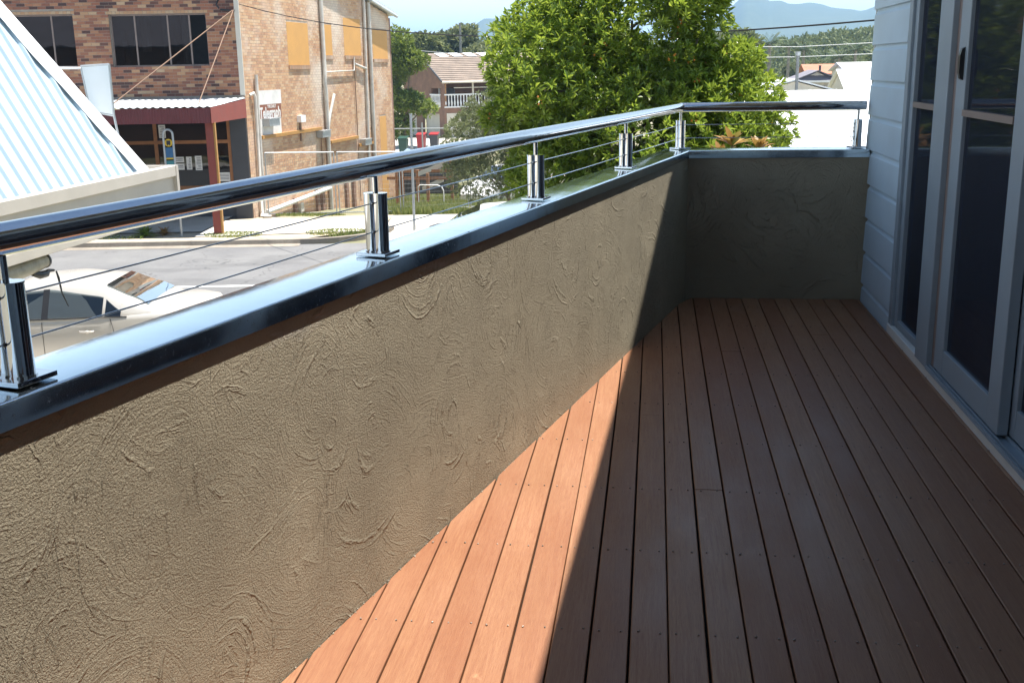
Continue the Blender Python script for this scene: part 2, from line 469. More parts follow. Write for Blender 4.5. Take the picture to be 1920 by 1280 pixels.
# ---- deck
deck = empty('timber_deck', (0, 3, 0), kind='structure')
tag(deck, 'red brown timber balcony deck of long narrow boards')
PITCH = 0.0887; X0 = 0.0497
joints = {1: [3.17], 4: [0.4], -1: [3.9], 3: [4.86], 0: [0.9], 6: [1.3], 8: [5.2], 2: [1.2]}
k = -18
sc_mb = MB()
while True:
    x0 = X0 + PITCH*k; x1 = x0 + PITCH - random.uniform(0.0035, 0.0055)
    if x0 > XH-0.01: break
    x1 = min(x1, XH-0.012)
    ya = (x0+1.254)/PS - 0.012; yb = (x1+1.254)/PS - 0.012
    top = YF-0.006
    cuts = [-1.6] + sorted(joints.get(k, [])) + [99]
    for a, b in zip(cuts[:-1], cuts[1:]):
        a_ = a+0.0012; 
        e0 = min(b-0.0012, ya, top); e1 = min(b-0.0012, yb, top)
        if e0 <= a_+0.02: continue
        dz = random.uniform(-0.0012, 0.0008); bv = 0.0022; th = 0.019
        # outline with rounded long edges, slight crown; skew end along the parapet
        prof = [(0, -th), (0, -bv), (bv*0.35, -bv*0.35), (bv, 0), (0.5*(x1-x0), 0.0006), (x1-x0-bv, 0), (x1-x0-bv*0.35, -bv*0.35), (x1-x0, -bv), (x1-x0, -th)]
        pm = MB(); n = len(prof); V = []
        ys = lambda dx: e0 + (e1-e0)*dx/(x1-x0)
        warp = random.uniform(-0.0009, 0.0009)
        rows = [0.0, 0.25, 0.5, 0.75, 1.0]
        for r in rows:
            for dx, z in prof:
                Y = a_ + (ys(dx)-a_)*r
                V.append((x0+dx+warp*math.sin(r*math.pi*2), Y, z+dz))
        F = []
        for i in range(len(rows)-1):
            for j in range(n-1): F.append((i*n+j, (i+1)*n+j, (i+1)*n+j+1, i*n+j+1))
        F.append(tuple(range(n))); F.append(tuple(range((len(rows)-1)*n, len(rows)*n))[::-1])
        pm.add(V, F)
        pm.build('plank', M['wood'], deck)
    j = 0
    yy = 2.28-0.44*8
    while yy < YF-0.05:
        for fx in (0.2, 0.8):
            xx = x0 + fx*(x1-x0)
            if yy < (xx+1.254)/PS-0.03:
                sc_mb.tube([(xx+random.uniform(-.003, .003), yy+random.uniform(-.006, .006), 0.0004), (xx, yy, 0.0016)], [0.0025, 0.0020], 7)
        yy += 0.44
    k += 1
sc_mb.build('screw', M['screw'], deck, kind='stuff')
sub = MB()
sub.poly([(-1.75, -1.7, -0.045), (1.3, -1.7, -0.045), (1.3, YF+0.02, -0.045), ((YF*PS-1.254), YF+0.02, -0.045)])
sub.build('deck_underlay', M['dark'], deck)

# ---- rendered parapets
def render_wall(name, a, b, thick_dir, thick, ztop, u0, label):
    a = Vector(a); b = Vector(b); L_ = (b-a).length
    mb = MB(); z0 = -0.12
    def q(p, z): return Vector((p.x, p.y, z))
    N = 60
    for i in range(N):
        p0 = a+(b-a)*i/N; p1 = a+(b-a)*(i+1)/N; s0 = u0+L_*i/N; s1 = u0+L_*(i+1)/N
        mb.poly([q(p0, z0), q(p1, z0), q(p1, ztop), q(p0, ztop)], uv=[(s0, z0), (s1, z0), (s1, ztop), (s0, ztop)])
    t = thick_dir*thick
    mb.poly([q(b+t, -3.1), q(a+t, -3.1), q(a+t, ztop), q(b+t, ztop)], uv=[(u0, -3), (u0+L_, -3), (u0+L_, ztop), (u0, ztop)])
    mb.poly([q(a, ztop), q(b, ztop), q(b+t, ztop), q(a+t, ztop)], uv=[(0, 0), (1, 0), (1, 1), (0, 1)])
    mb.poly([q(a, z0), q(a+t, z0), q(a+t, ztop), q(a, ztop)], uv=[(0, 0), (1, 0), (1, 1), (0, 1)])
    return mb
side_par = empty('parapet_wall', pl(3, 0.1, 0), 'low taupe rendered parapet wall with swirled trowel marks along the left of the deck', 'wall')
far_par = empty('parapet_wall', (0.6, YF+0.1, 0), 'short shaded charcoal parapet wall closing the far end of the deck', 'wall')
corner = pl(YF)
TH = 0.112
ZT = 0.788
render_wall('render', pl(-1.6), corner, -pin, TH, ZT, 0.0, '').build('render_face', M['render'], side_par)
render_wall('render', corner, Vector((XH+0.02, YF, 0)), Vector((0, 1, 0)), TH, ZT, 20.0, '').build('render_face', M['render'], far_par)
# rough debris line where the render meets the boards
gm = MB()
for i in range(120):
    y = random.uniform(1.7, 5.9); p = pl(y, -random.uniform(0.0005, 0.007), 0.0)
    r = random.uniform(0.0008, 0.0022)
    gm.sphere((p.x, p.y, r*0.4), r, 5, 3, sq=(1, random.uniform(1, 3.4), 0.6))
gm.build('mortar_crumbs', M['grime'], side_par, kind='stuff')

# ---- folded steel capping: top sheet, inner and outer fascia with a soft rounded edge
def cap_run(a, b, inn, zt, w, drop, over, parent, slope=0.004, ta=0.0, tb=0.0):
    """a,b on the inner wall face; ta/tb shift the outer end (mitre)"""
    a = Vector(a); b = Vector(b); d = (b-a).normalized(); t = 0.0016
    r = 0.006
    # (offset toward deck, z, mitre fraction)
    prof = [(over, zt-drop)]
    prof += [(over, zt-r)]
    for k in range(1, 5):
        an = k/4*math.pi/2
        prof.append((over-r+r*math.cos(an), zt-r+r*math.sin(an)))
    prof += [(over-w*0.5, zt+slope*0.5), (over-w+r, zt+slope)]
    for k in range(1, 5):
        an = k/4*math.pi/2
        prof.append((over-w+r-r*math.sin(an), zt+slope-r+r*math.cos(an)))
    prof += [(over-w, zt-drop)]
    inner = [(over-w+t, zt-drop), (over-w+t, zt-t), (over-t, zt-t-0.0005), (over-t, zt-drop)]
    full = prof + inner; n = len(full); V = []
    for end, (p, tt) in enumerate(((a, ta), (b, tb))):
        for o_, z in full:
            q = p + inn*o_ + d*(tt*(o_))
            V.append((q.x, q.y, z))
    mb = MB(); F = [(i, (i+1) % n, n+(i+1) % n, n+i) for i in range(n)]
    mb.add(V, F[:len(prof)-1], smooth=True); mb.add(V, F[len(prof)-1:])
    mb.add(V, [tuple(range(n))[::-1], tuple(range(n, 2*n))])
    return mb.build('cap_piece', M['cap'], parent)
ZC = 0.816
cj = pl(3.05)                                     # butt joint of the capping
CW = 0.144
fin = Vector((0, -1, 0))
# mitre at the corner: bisector of the two runs
ang = math.atan2((Vector((1, 0, 0))-pd*Vector((1, 0, 0)).dot(pd)).length, Vector((1, 0, 0)).dot(pd))
mt = math.tan(ang/2)
cap_run(pl(-1.6), pl(3.05)-pd*0.0008, pin, ZC, CW, 0.042, 0.006, side_par)
cap_run(pl(3.05)+pd*0.0008, corner, pin, ZC, CW, 0.042, 0.006, side_par, tb=-mt)
cap_run(corner, Vector((XH-0.004, YF, 0)), fin, ZC, CW, 0.042, 0.006, far_par, ta=mt)
lap = MB()
lap.box(Frame(pl(3.05), pin, pd), (-CW+0.0055, 0.0045), (-0.0006, 0.0006), (ZC-0.04, ZC+0.0002))
lap.build('joint_seal', M['black'], side_par)

# ---- stainless railing
rail = empty('balcony_railing', pl(3, 0.08, ZC), 'polished stainless steel handrail on twin tube posts with thin wires above the parapet', 'railing')
OFF = 0.060
def rl(y, z): return pl(y, OFF, z)
cor_c = Vector((pl(YF+OFF, OFF).x, YF+OFF, 0))
ZR = 1.0425; RR = 0.0250
def long_tube(pts, r, n, name, mat, parent, seg=1):
    mb = MB(); mb.tube(pts, r, n); return mb.build(name, mat, parent)
cc = Vector((cor_c.x, cor_c.y, ZR))
long_tube([rl(-1.5, ZR-0.012), rl(1.5, ZR-0.007), rl(3.5, ZR-0.003), cc-pd*0.03, cc-pd*0.005], RR, 40, 'handrail', M['steel'], rail)
long_tube([cc-pd*0.006, cc, cc+Vector((0.006, 0, 0))], [RR*1.03, RR*1.03, RR*1.03], 40, 'elbow_joint', M['steel'], rail)
long_tube([cc+Vector((0.005, 0, 0)), Vector((1.112, cc.y, ZR))], RR, 40, 'handrail', M['steel'], rail)
cap_e = MB(); cap_e.tube([Vector((1.1125, cc.y, ZR)), Vector((1.1165, cc.y, ZR))], RR*0.96, 32); cap_e.build('end_cap', M['steel'], rail)

def lobes(ax, ay, rr, sep, n=20):
    """outline of two touching round tubes seen from above"""
    pts = []
    a0 = math.acos(min(1, (sep)/rr)) if sep < rr else 0.0
    for k in range(n+1):
        t = -math.pi + a0 + (2*math.pi-2*a0)*k/n
        pts.append((sep+rr*math.cos(t), rr*math.sin(t)))
    for k in range(n+1):
        t = a0 + (2*math.pi-2*a0)*k/n
        pts.append((-sep+rr*math.cos(t), rr*math.sin(t)))
    return pts
def extr_xy(fr, outline, z0, z1, smooth=True):
    mb = MB(); n = len(outline)
    V = [fr.p(x, y, z0) for x, y in outline] + [fr.p(x, y, z1) for x, y in outline]
    mb.add(V, [(i, (i+1) % n, n+(i+1) % n, n+i) for i in range(n)], smooth=False)
    mb.add(V, [tuple(range(n))[::-1], tuple(range(n, 2*n))])
    return mb
def make_post(at, ex, ey, ztop=0.972):
    fr = Frame((at[0], at[1], 0), ex, ey)
    out = lobes(0, 0, 0.0185, 0.0120, 18)
    pst = extr_xy(fr, out, ZC+0.013, ztop).build('post', M['steel'], rail, bevel=0.0006)
    for poly in pst.data.polygons: poly.use_smooth = True
    bp = MB(); bp.box(fr, (-0.041, 0.041), (-0.040, 0.040), (ZC+0.0045, ZC+0.0125))
    # weld bead
    bp.build('base_plate', M['steel'], pst, bevel=0.001)
    wb = MB(); o2 = [(x*1.09, y*1.14) for x, y in out]
    extr_xy(fr, o2, ZC+0.0125, ZC+0.0150).build('weld_bead', M['steel'], pst)
    extr_xy(fr, [(x*1.03, y*1.05) for x, y in out], ztop, ztop+0.0022).build('post_cap', M['steel'], pst)
    sp = MB(); sp.tube([fr.p(0, 0, ztop+0.002), fr.p(0, 0, ZR-RR*0.9)], 0.0070, 16); sp.build('spigot', M['steel'], pst)
    for s_ in (-1, 1):
        for zz in (0.950, 0.879):
            fm = MB(); fm.tube([fr.p(0, s_*0.0125, zz), fr.p(0, s_*0.0185, zz)], 0.0030, 8); fm.build('wire_fitting', M['black'], pst)
    return pst
post_y = [1.480, 2.632, 3.792, 4.975]
ppos = [Vector((rl(y, 0).x, y, 0)) for y in [0.3]+post_y]
for p in ppos: make_post(p, pin, pd)
bis = (pd+Vector((1, 0, 0))).normalized()
make_post(cor_c, Vector((bis.y, -bis.x, 0)), bis)
endp = Vector((1.078, cor_c.y, 0))
make_post(endp, Vector((0.25, -1, 0)), Vector((1, 0.25, 0)), 0.968)
pts_all = ppos + [cor_c]
for zz in (0.950, 0.879):
    for a, b in zip(pts_all[:-1], pts_all[1:]):
        d = (b-a).normalized(); mb = MB()
        P = [a+d*0.017 + (b-a-d*0.034)*t + Vector((0, 0, zz-0.0015*math.sin(math.pi*t))) for t in (0, .25, .5, .75, 1)]
        mb.tube(P, 0.0016, 8); mb.build('wire_cable', M['steel'], rail)
    mb = MB(); a, b = cor_c, endp; d = (b-a).normalized()
    mb.tube([a+d*0.017+Vector((0, 0, zz)), b-d*0.017+Vector((0, 0, zz))], 0.0016, 8); mb.build('wire_cable', M['steel'], rail)
# loose wire tails at the end post
lt = MB()
e = endp
lt.tube([e+Vector((-.018, 0, .905)), e+Vector((-.034, -.01, .892)), e+Vector((-.044, -.02, .865)), e+Vector((-.046, -.02, .83))], 0.0012, 6)
lt.tube([e+Vector((.018, 0, .908)), e+Vector((.034, 0, .903)), e+Vector((.050, .01, .885)), e+Vector((.056, .01, .85))], 0.0012, 6)
lt.build('wire_tail', M['black'], rail)
for zz in (0.926, 0.908, 0.942, 0.868):
    sw = MB(); sw.tube([e+Vector((-.021, -.004, zz-.006)), e+Vector((-.021, -.004, zz+.006))], 0.0026, 6)
    sw.build('crimp_ferrule', M['black'], rail)

# ---- the house wall with sliding doors on the right
house = empty('weatherboard_house', (2.5, 3, 0), 'white weatherboard house wall with grey framed sliding glass doors along the right of the deck', 'house')
HX = Frame((XH, 0, 0), (1, 0, 0), (0, 1, 0))
YE = 6.135
# boards: level lines about 0.18 apart
zb = [-0.085 + 0.1795*i for i in range(0, 17)]
for i in range(16):
    z0, z1 = zb[i], zb[i+1]
    mb = MB()
    # board profile in (x,z): bottom edge proud, thinner at top, small shadow step near the top (rusticated lap)
    prof = [(0.002, z0), (-0.006, z0+0.0005), (-0.007, z0+0.003), (-0.002, z1-0.030), (0.006, z1-0.020), (0.0095, z1-0.012), (0.0105, z1+0.004), (0.022, z1+0.004), (0.022, z0)]
    mb.extrude(HX, prof, (5.30, YE))
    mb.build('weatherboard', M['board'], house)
cst = MB(); cst.box(HX, (0.004, 0.10), (YE+0.0005, YE+0.012), (-0.3, 3.0)); cst.box(HX, (0.024, 0.30), (5.25, YE+0.0), (-3.03, -0.09)); cst.build('corner_trim', M['plinth'], house)
core = MB(); core.box(HX, (0.0225, 0.12), (5.25, YE-0.002), (-0.088, 2.80)); core.build('wall_core', M['dark'], house)
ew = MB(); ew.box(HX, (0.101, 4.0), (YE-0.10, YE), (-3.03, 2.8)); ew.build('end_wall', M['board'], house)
plm = MB(); plm.box(HX, (-0.012, 0.06), (-1.6, 5.298), (-0.05, 0.040)); plm.build('plinth', M['plinth'], house, bevel=0.003)
# door set: fixed panel, jamb, sliding panels
def frame_panel(name, y0, y1, z0, z1, xo, st, depth, bot=None, label=None):
    """rectangular sash: stiles, rails and its pane"""
    bot = bot or st
    root = MB()
    root.box(HX, (xo, xo+depth), (y0, y0+st), (z0, z1)); root.box(HX, (xo, xo+depth), (y1-st, y1), (z0, z1))
    root.box(HX, (xo+0.001, xo+depth-0.001), (y0+st, y1-st), (z0, z0+bot)); root.box(HX, (xo+0.001, xo+depth-0.001), (y0+st, y1-st), (z1-st, z1))
    f_ = root.build(name, M['frame'], house, bevel=0.003)
    g = MB(); g.box(HX, (xo+depth*0.5-0.003, xo+depth*0.5+0.003), (y0+st-0.005, y1-st+0.005), (z0+bot-0.005, z1-st+0.005)); g.build('pane', M['glass'], f_)
    r_ = MB(); r_.box(HX, (xo+depth*0.5-0.022, xo+depth*0.5+0.022), (y0+st, y1-st), (1.066, 1.090)); r_.build('mid_rail', M['frame2'], f_)
    return f_
ZD = 2.15
frame_panel('fixed_window', 4.672, 5.235, 0.045, ZD, 0.008, 0.06, 0.045, 0.035)
jm = MB(); jm.box(HX, (-0.022, 0.075), (4.475, 4.670), (0.041, ZD+0.05)); jm.box(HX, (-0.006, 0.075), (5.2355, 5.299), (0.041, ZD+0.05)); jm.build('door_jamb', M['frame'], house, bevel=0.003)
jm = MB(); jm.box(HX, (0.0, 0.06), (4.425, 4.474), (0.041, ZD+0.05)); jm.build('jamb_groove', M['frame2'], house)
d1 = frame_panel('sliding_door', 3.575, 4.424, 0.062, ZD, -0.004, 0.125, 0.036, 0.10)
hd = MB()
hd.extrude(Frame((XH, 4.345, 0), (1, 0, 0), (0, 1, 0)), [(-0.0045, 1.195), (-0.016, 1.203), (-0.021, 1.225), (-0.021, 1.285), (-0.016, 1.307), (-0.0045, 1.315)], (-0.013, 0.013))
hd.build('door_handle', M['black'], d1, bevel=0.002)
frame_panel('sliding_door', 2.50, 3.63, 0.062, ZD, 0.038, 0.095, 0.036, 0.10)
frame_panel('sliding_door', 1.40, 2.55, 0.062, ZD, -0.004, 0.095, 0.036, 0.10)
frame_panel('sliding_door', 0.30, 1.45, 0.062, ZD, 0.038, 0.095, 0.036, 0.10)
tk = MB()
for x0, x1, z1 in ((-0.022, -0.016, 0.056), (-0.010, -0.004, 0.060), (0.032, 0.037, 0.060), (0.075, 0.082, 0.070)):
    tk.box(HX, (x0, x1), (-1.6, 4.474), (0.041, z1))
tk.box(HX, (-0.024, 0.085), (-1.6, 4.474), (0.0405, 0.048)); tk.build('door_track', M['frame'], house)
hdm = MB(); hdm.box(HX, (-0.02, 0.09), (-1.6, 5.298), (ZD+0.05, ZD+0.13)); hdm.box(HX, (0.0, 0.10), (-1.6, 5.298), (ZD+0.131, 2.8)); hdm.build('door_head', M['frame'], house)
# near blank wall beside the camera and behind it
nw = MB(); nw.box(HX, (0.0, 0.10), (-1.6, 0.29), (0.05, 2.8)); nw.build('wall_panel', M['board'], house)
# interior
rm = MB()
rm.poly([(XH+0.12, -1.6, 0.03), (XH+3.6, -1.6, 0.03), (XH+3.6, 6.0, 0.03), (XH+0.12, 6.0, 0.03)])
rm.poly([(XH+0.12, -1.6, 2.6), (XH+3.6, -1.6, 2.6), (XH+3.6, 6.0, 2.6), (XH+0.12, 6.0, 2.6)])
rm.poly([(XH+3.6, -1.6, 0.03), (XH+3.6, 6.0, 0.03), (XH+3.6, 6.0, 2.6), (XH+3.6, -1.6, 2.6)])
rm.poly([(XH+0.12, 6.0, 0.03), (XH+3.6, 6.0, 0.03), (XH+3.6, 6.0, 2.6), (XH+0.12, 6.0, 2.6)])
rm.poly([(XH+0.12, -1.6, 0.03), (XH+3.6, -1.6, 0.03), (XH+3.6, -1.6, 2.6), (XH+0.12, -1.6, 2.6)])
rm.build('room_interior', M['room'], house)
def curtain(y0, y1, x, amp):
    mb = MB(); n = int((y1-y0)/0.018); V = []; 
    for i in range(n+1):
        y = y0+(y1-y0)*i/n; xx = x + amp*math.sin(y*62+math.sin(y*9)*1.5)
        V += [(xx, y, 0.06), (xx+random.uniform(-.004, .004), y, 2.3)]
    mb.add(V, [(2*i, 2*i+2, 2*i+3, 2*i+1) for i in range(n)], smooth=True)
    return mb.build('curtain', M['curtain'], house)
curtain(4.70, 5.23, XH+0.16, 0.018)
curtain(3.95, 4.42, XH+0.17, 0.022)
curtain(2.6, 3.1, XH+0.17, 0.022)
# roof over the balcony: its edge casts the shade line on the boards
rf = empty('balcony_roof', (0.7, 3, 2.7), 'house eave roof over the right side of the deck', 'roof')
ZE = 2.62
def shade_x(y, z): return -0.268 + 0.0480*y + 0.206*z - 0.0
a0, a1 = -1.6, 6.62
rfm = MB()
V = []
for y in (a0, a1):
    for (x, z) in ((shade_x(y, ZE), ZE), (shade_x(y, ZE)+0.0, ZE+0.16), (5.2, 3.7), (5.2, ZE)):
        V.append((x, y, z))
rfm.add(V, [(0, 1, 2, 3), (4, 7, 6, 5), (0, 4, 5, 1), (1, 5, 6, 2), (0, 3, 7, 4), (2, 6, 7, 3)])
rfm.build('roof_shade_slab', M['soffit'], rf)
wide = MB()
wide.box(W, (-1.45, shade_x(1.4, ZE)-0.002), (-1.75, 1.42), (ZE+0.01, ZE+0.15)); wide.build('roof_shade_slab', M['soffit'], rf)  # added slab, out of view, to block bounce light off the near deck
bwl = MB(); bwl.box(W, (-1.95, XH+0.1), (-1.90, -1.72), (-3.03, ZE)); bwl.build('light_block_wall', M['board'], house)  # unseen wall added behind the camera to cut fill light
bwn = MB(); bwn.box(W, (-1.1, 0.6), (-1.715, -1.70), (0.9, 2.1)); bwn.build('light_block_window', M['room'], house)  # dark window box on the added wall
ft = MB()
ft.tube([(shade_x(a0, ZE)-0.03, a0, ZE+0.10), (shade_x(a1, ZE)-0.03, a1, ZE+0.10)], 0.028, 10); ft.build('gutter', M['frame'], rf)

# ================================================================== STREET
def mat_asphalt():
    s = MN('asphalt'); p = s.geo()
    n = s.noise(p, 0.8, 6, 0.6); f = s.noise(p, 45, 4, 0.65); pt = s.noise(s.map(p, (0.35, 1.1, 1), (4, 2, 0)), 0.6, 3, 0.5)
    c = s.mix(s.rng(n, 0.35, 0.65), (0.160, 0.160, 0.165), (0.205, 0.205, 0.205))
    c = s.mix(s.rng(pt, 0.56, 0.585, 0, 0.35), c, (0.105, 0.105, 0.108))
    wv = s.n('ShaderNodeVectorMath', {0: p, 1: s.n('ShaderNodeTexNoise', {'Vector': p, 'Scale': 1.5}).outputs['Color']}, operation='ADD').outputs[0]
    v = s.n('ShaderNodeTexVoronoi', {'Vector': wv, 'Scale': 0.33}, feature='DISTANCE_TO_EDGE')
    c = s.mix(s.rng(v.outputs['Distance'], 0.0, 0.006, 0.6, 0.0), c, (0.05, 0.05, 0.05))
    c = s.mix(s.rng(f, 0.45, 0.7, 0, 0.5), c, (0.10, 0.10, 0.10))
    o = s.noise(s.map(p, (1, 1, 1), (9, 9, 0)), 2.2, 4, 0.6)
    c = s.mix(s.rng(o, 0.66, 0.76, 0, 0.5), c, (0.07, 0.065, 0.06))
    s.set(Base_Color=c, Roughness=0.88); s.b.inputs['Specular IOR Level'].default_value = 0.3
    s.bump(f, 0.01); return s.m
M['asphalt'] = mat_asphalt()
M['concrete'] = mat_ground('pale_concrete', (0.50, 0.47, 0.42), (0.60, 0.57, 0.52), 0.7, 25, 0.9, 0.006)
M['kerb'] = mat_ground('kerb_concrete', (0.24, 0.21, 0.175), (0.34, 0.30, 0.25), 1.5, 30, 0.9, 0.01)
M['ground'] = mat_ground('grassy_ground', (0.190, 0.190, 0.110), (0.270, 0.250, 0.150), 0.5, 18, 0.95, 0.03, (0.40, 0.35, 0.26))
M['dirt'] = mat_ground('sandy_verge', (0.42, 0.36, 0.27), (0.52, 0.45, 0.35), 0.9, 22, 0.95, 0.02, (0.30, 0.27, 0.14))
M['line'] = mat_ground('white_road_paint', (0.74, 0.74, 0.72), (0.80, 0.80, 0.78), 3, 40, 0.8, 0.003)
M['mortar'] = simple('grey_mortar', (0.34, 0.29, 0.24), 0.95, 0, 0.15, 4, 0.003, 60)
M['mortar_l'] = simple('sunlit_mortar', (0.48, 0.41, 0.33), 0.95, 0, 0.15, 4, 0.003, 60)  # mortar lightened for the sunlit side wall
M['maroon'] = simple('maroon_paint', (0.150, 0.030, 0.032), 0.55, 0, 0.12, 4)
M['maroon2'] = simple('faded_red_paint', (0.235, 0.050, 0.035), 0.6, 0, 0.12, 4)
M['ochre'] = simple('ochre_paint', (0.42, 0.22, 0.06), 0.6, 0, 0.1, 4)
M['orange_board'] = simple('orange_board', (0.62, 0.33, 0.10), 0.7, 0, 0.06, 2)
M['timber_or'] = simple('orange_timber', (0.30, 0.13, 0.05), 0.7, 0, 0.15, 5)
M['charcoal'] = simple('charcoal_paint', (0.060, 0.062, 0.070), 0.7, 0, 0.1, 3)
M['zinc'] = simple('corrugated_zinc', (0.55, 0.58, 0.60), 0.45, 0.2, 0.12, 3)
M['galv'] = simple('galvanised_tube', (0.42, 0.44, 0.45), 0.45, 0.7, 0.1, 8)
M['pipe'] = simple('grimy_white_pipe', (0.58, 0.55, 0.50), 0.6, 0, 0.2, 2.5)
M['beige'] = simple('beige_fascia_paint', (0.50, 0.46, 0.41), 0.5, 0, 0.08, 2.0)
M['roof_blue'] = simple('pale_blue_roof_sheet', (0.42, 0.53, 0.61), 0.4, 0.0, 0.05, 1.5)
M['roof_white'] = simple('white_roof_sheet', (0.80, 0.82, 0.84), 0.5, 0.0, 0.04, 1.0)
M['shop_glass'] = mat_glass('shop_glass', (0.30, 0.31, 0.32), 1.45, 0.75)
M['rope'] = simple('rusty_cable', (0.24, 0.15, 0.10), 0.8)
M['wire'] = simple('black_cable', (0.02, 0.02, 0.022), 0.6)
M['pole'] = simple('weathered_pole', (0.20, 0.21, 0.21), 0.8, 0, 0.2, 3)
M['red_cloth'] = simple('crimson_curtain', (0.22, 0.008, 0.035), 0.9, 0, 0.2, 5)
M['paper'] = simple('white_paper', (0.70, 0.70, 0.68), 0.7)
M['ink'] = simple('grey_print', (0.14, 0.14, 0.16), 0.7)
M['brownink'] = simple('brown_sign_paint', (0.26, 0.10, 0.06), 0.8)
M['sign_white'] = simple('flaking_white_sign_paint', (0.72, 0.70, 0.67), 0.8, 0, 0.15, 2.0, 0.004, 30)
M['yellow'] = simple('yellow_sign', (0.65, 0.42, 0.02), 0.5)
M['blue'] = simple('blue_sign', (0.03, 0.12, 0.25), 0.5)
M['tealish'] = simple('teal_timetable', (0.04, 0.20, 0.22), 0.5)
M['vinyl'] = simple('dirty_clear_vinyl', (0.30, 0.28, 0.22), 0.45, 0, 0.3, 9, 0.002, 30)
M['panel_white'] = simple('white_sign_panel', (0.66, 0.70, 0.72), 0.35, 0, 0.04, 2)
M['tile'] = simple('brown_roof_tile', (0.235, 0.185, 0.150), 0.8, 0, 0.22, 1.5)
M['tile_or'] = simple('terracotta_roof_tile', (0.42, 0.17, 0.10), 0.8, 0, 0.15, 1)
M['tile_grey'] = simple('grey_roof_tile', (0.18, 0.17, 0.20), 0.8, 0, 0.15, 1)
M['cream'] = simple('cream_paint', (0.62, 0.58, 0.50), 0.7, 0, 0.08, 1)
M['brown_wall'] = simple('brown_brick_wall', (0.24, 0.14, 0.10), 0.9, 0, 0.25, 1.4, 0.01, 8)
M['bark'] = simple('grey_brown_bark', (0.16, 0.125, 0.09), 0.95, 0, 0.3, 8, 0.01, 40)
M['bark_pale'] = simple('pale_bark', (0.30, 0.27, 0.22), 0.95, 0, 0.3, 3, 0.01, 20)
M['car_silver'] = simple('silver_car_paint', (0.52, 0.495, 0.455), 0.30, 0.30, 0.02, 1)
M['car_white'] = simple('white_car_paint', (0.75, 0.76, 0.77), 0.25, 0, 0.02, 1)
M['car_dark'] = simple('dark_blue_car_paint', (0.03, 0.045, 0.07), 0.2, 0.2, 0.02, 1)
M['car_glass'] = mat_glass('car_glass', (0.20, 0.24, 0.25), 1.5, 1.3)
M['rubber'] = simple('tyre_rubber', (0.02, 0.02, 0.02), 0.9)
M['chrome'] = mat_steel('chrome_trim', 0.1)
M['tail'] = simple('red_tail_lamp', (0.35, 0.01, 0.01), 0.2)
M['bin_green'] = simple('dark_green_bin', (0.015, 0.06, 0.04), 0.5)
M['bin_red'] = simple('red_bin_lid', (0.30, 0.015, 0.02), 0.5)
M['leaf'] = mat_leaf('glossy_tree_leaf', (0.050, 0.100, 0.015), (0.165, 0.255, 0.032), (0.380, 0.450, 0.070), 0.23, 0.36, (0.42, 0.34, 0.04))
M['leaf_dull'] = mat_leaf('dull_grey_green_leaf', (0.090, 0.115, 0.055), (0.170, 0.200, 0.095), (0.280, 0.300, 0.150), 0.5, 0.25)
M['leaf_far'] = mat_leaf('far_foliage', (0.060, 0.085, 0.030), (0.130, 0.165, 0.055), (0.230, 0.250, 0.090), 0.6, 0.2)
M['leaf_mid'] = mat_leaf('olive_foliage', (0.065, 0.105, 0.018), (0.140, 0.200, 0.030), (0.280, 0.330, 0.055), 0.45, 0.25)
M['leaf_brown'] = mat_leaf('bronze_leaf', (0.16, 0.10, 0.03), (0.30, 0.16, 0.05), (0.42, 0.26, 0.08), 0.35, 0.25, (0.10, 0.18, 0.05))
M['grass'] = mat_leaf('grass_blade', (0.09, 0.15, 0.03), (0.20, 0.26, 0.07), (0.40, 0.40, 0.16), 0.6, 0.3)
M['fruit'] = simple('orange_fruit', (0.55, 0.20, 0.02), 0.4)
M['palm'] = mat_leaf('palm_frond', (0.020, 0.045, 0.015), (0.045, 0.085, 0.025), (0.100, 0.130, 0.045), 0.4, 0.2)
M['mountain'] = mat_ground('forested_mountain', (0.050, 0.075, 0.040), (0.085, 0.105, 0.055), 0.006, 0.05, 0.95, 0.5)

def gz(x, y):
    if y < 31.5: return -3.03
    if y < 46: return -3.03-1.20*(y-31.5)/14.5
    if y < 60: return -4.23-0.07*(y-46)/14
    if y < 80: return -4.30+0.55*(y-60)/20
    return -3.75

# ---- ground sheet out to the horizon
xs = np.unique(np.concatenate([np.linspace(-4000, 4000, 41), np.linspace(-60, 60, 61)]))
ys = np.unique(np.concatenate([[-300, -60, -10], np.linspace(0, 100, 101), np.linspace(120, 400, 15), np.linspace(500, 5000, 20)]))
V = []
for y in ys:
    for x in xs:
        z = gz(x, y)-0.02
        if 31 < y < 100: z += 0.05*math.sin(x*0.9+y)*math.sin(y*0.7)
        V.append((x, y, z))
nx = len(xs)
F = [(j*nx+i, j*nx+i+1, (j+1)*nx+i+1, (j+1)*nx+i) for j in range(len(ys)-1) for i in range(nx-1)]
np_mesh('ground', V, F, M['ground'], kind='structure')

